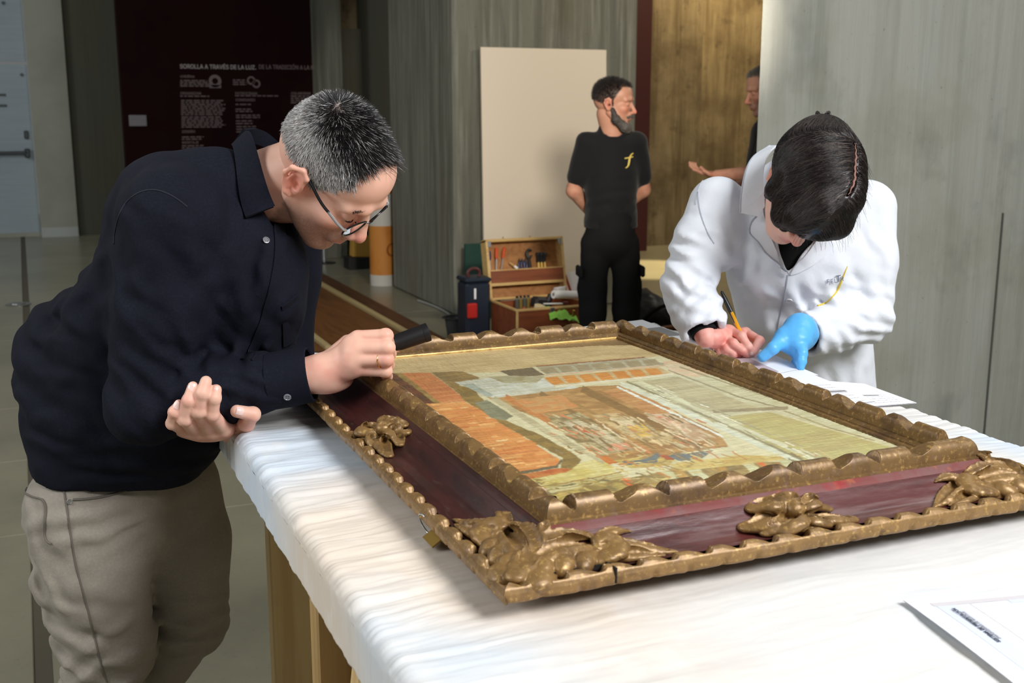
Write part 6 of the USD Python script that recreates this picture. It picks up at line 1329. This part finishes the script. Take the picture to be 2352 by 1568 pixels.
fp = thing('floor_socket', 'round steel socket plate let into the polished floor', 'floor socket'); a = at(42, 699, 0); obj('plate', tf(lathe([(0, 0), (.10, 0), (.10, .004), (.085, .006), (0, .006)], 28), (a[0], a[1], .0)), mat('plate_steel', (150, 150, 146), .3, .7), fp); obj('cover', tf(lathe([(0, .006), (.06, .006), (.055, .012), (0, .012)], 24), (a[0], a[1], 0)), MATS['plate_steel'], fp)
# black bag heaped on the floor and a low lit platform behind
bg = thing('black_bag', 'black soft bag heaped on the floor behind the table', 'bag'); a = pt(1500, 700, 6.9); f = Field(.014, .06); f.ell((a[0], a[1], .22), (.26, .2, .24)); f.ell((a[0] + .16, a[1], .18), (.2, .2, .18)); f.ell((a[0] - .08, a[1], .36), (.13, .12, .12)); f.ell((a[0] + .1, a[1] - .05, .33), (.12, .1, .09)); plane_cut(f, (a[0], a[1], .01), (0, 0, -1), .8)
obj('sack', tidy(f.mesh(lambda P: (fbm(P * 7, 4, 4) - .5) * .10, .06), 2), mat('black_nylon', (18, 17, 16), .5, spec=.4), bg, smooth=True); obj('strap', tube(spline([(a[0] - .2, a[1] - .16, .28), (a[0] - .05, a[1] - .22, .42), (a[0] + .12, a[1] - .2, .40), (a[0] + .24, a[1] - .16, .25)], 20), .012, 8), black_twill, bg)
bk2 = thing('wicker_basket', 'brown rounded basket partly hidden by the lab coat', 'basket'); a = pt(1552, 745, 6.4); obj('basket_body', tf(lathe([(0, 0), (.17, 0), (.22, .15), (.21, .30), (.19, .30), (.19, .16), (0, .02)], 28), (a[0] + .10, a[1], 0)), mat('basket_brown', (112, 66, 30), .7), bk2); obj('rim', tf(trimesh.creation.torus(.205, .012), (a[0] + .1, a[1], .30)), MATS['basket_brown'], bk2, smooth=True)

# ================================================================ papers on the table
paper = mat('paper', (242, 243, 247), .75); ink = mat('print_grey', (150, 148, 150), .8); ink_l = mat('print_pale', (205, 200, 202), .8); ink_b = mat('print_blue_grey', (208, 214, 230), .8); ink_k = mat('ink_dark', (60, 62, 74), .8); ink_r = mat('print_rose', (196, 178, 182), .8)
def sheet(label, corners, z, group=None, curl=.0, th=.0011, n=24):
    """A sheet of paper; corners as pixels on the plane of the table: a, b, c, d in order."""
    t = thing('paper_sheet', label, 'paper', group); c = [at(x, y, ZT + z) for x, y in corners]
    u = np.linspace(0, 1, n); U_, V_ = np.meshgrid(u, u, indexing='ij')
    pos = lambda U_, V_, dz=0.: ((1 - U_) * (1 - V_))[..., None] * c[0] + (U_ * (1 - V_))[..., None] * c[1] + (U_ * V_)[..., None] * c[2] + ((1 - U_) * V_)[..., None] * c[3] + np.stack([0 * U_, 0 * U_, dz + curl * ((U_ - .5) ** 2 * 2 + .5 * np.sin(V_ * 4))], -1)
    a, b = grid(pos(U_, V_, th)), grid(pos(U_, V_)); m = trimesh.util.concatenate([a, flip(b)]); m.fix_normals() if False else None
    if a.face_normals[:, 2].mean() < 0: m = flip(m)
    obj('sheet', m, paper, t, smooth=True); return t, pos, th
def printed(t, pos, th, u0, u1, v0, v1, m, name='printed_band', dz=.0004):
    U_, V_ = np.meshgrid(np.linspace(u0, u1, 10), np.linspace(v0, v1, 10), indexing='ij'); g = grid(pos(U_, V_, th + dz)); obj(name, g if g.face_normals[:, 2].mean() > 0 else flip(g), m, t, smooth=True)
def text_rows(t, pos, th, u0, u1, v0, v1, n, m=ink, seed=1):
    rs_ = np.random.default_rng(seed); gs = []
    for v in np.linspace(v0, v1, n):
        x = u0
        while x < u1:
            w = rs_.uniform(.01, .05); U_, V_ = np.meshgrid([x, min(x + w, u1)], [v - .003, v + .003], indexing='ij'); g = grid(pos(U_, V_, th + .0004)); gs.append(g if g.face_normals[:, 2].mean() > 0 else flip(g)); x += w + .010
    obj('text_rows', gs, m, t, smooth=False, kind='stuff')
# right-hand stack under the woman's hands
t, p_, th = sheet('white sheet at the far end of the table with a grey printed corner', [(1330, 752), (1475, 735), (1640, 795), (1500, 800)], .0012); printed(t, p_, th, .62, .98, .30, .62, ink)
t, p_, th = sheet('white printed page under the gloved hand, upper one of the stack', [(1590, 800), (1712, 792), (1848, 846), (1736, 868)], .0062, curl=.002); printed(t, p_, th, .06, .52, .16, .96, ink_r); printed(t, p_, th, .10, .46, .80, .97, ink)
t, p_, th = sheet('white page below the one being written on', [(1560, 796), (1730, 800), (1880, 862), (1720, 872)], .0036); text_rows(t, p_, th, .7, .95, .3, .95, 4, ink_l, 3)
t, p_, th = sheet('broad white printed page spreading to the right of the lab coat', [(1660, 836), (1830, 846), (2012, 922), (1850, 940)], .0040, curl=.001); text_rows(t, p_, th, .25, .9, .55, .96, 7, ink_l, 4); printed(t, p_, th, .3, .92, .70, .735, ink)
t, p_, th = sheet('white page at the right table edge with its corner overhanging', [(1800, 868), (1985, 882), (2106, 926), (1900, 942)], .0022); text_rows(t, p_, th, .2, .9, .6, .9, 5, ink_l, 5); printed(t, p_, th, .15, .8, .60, .63, ink)
# form in the near corner
t, p_, th = sheet('white form with a blue grey heading strip in the near corner of the table', [(2073, 1381), (2560, 1335), (2960, 1560), (2440, 1660)], .0022, curl=.003, n=30)
c_ = [at(x, y, ZT + .0022) for x, y in ((2073, 1381), (2560, 1335), (2960, 1560), (2440, 1660))]
printed(t, p_, th, .085, .95, .06, .098, ink_l, 'frame_line'); printed(t, p_, th, .095, .185, .06, 1., ink_b); printed(t, p_, th, .42, .60, .06, .13, ink_b)
def form_text(s, u, v, h, m, bold):
    g = text_mesh(s, h, .0004, bold); o = p_(np.array(u), np.array(v), th + .0006); dv = p_(np.array(u), np.array(v + .05), th) - p_(np.array(u), np.array(v), th); dv /= np.linalg.norm(dv); w = np.array([0, 0, 1.]); T = np.eye(4); T[:3, :3] = np.stack([-dv, np.cross(w, -dv), w], 1); T[:3, 3] = o; g.apply_transform(T); obj('lettering', g, m, t, smooth=False)
form_text('SISTEMA DE PRESENTACIÓN', .150, .455, .0040, ink_k, True); form_text('INDICACIONES DE MONTAJE', .168, .43, .0032, ink, False)
printed(t, p_, th, .245, .249, .10, .98, ink_l, 'frame_line')
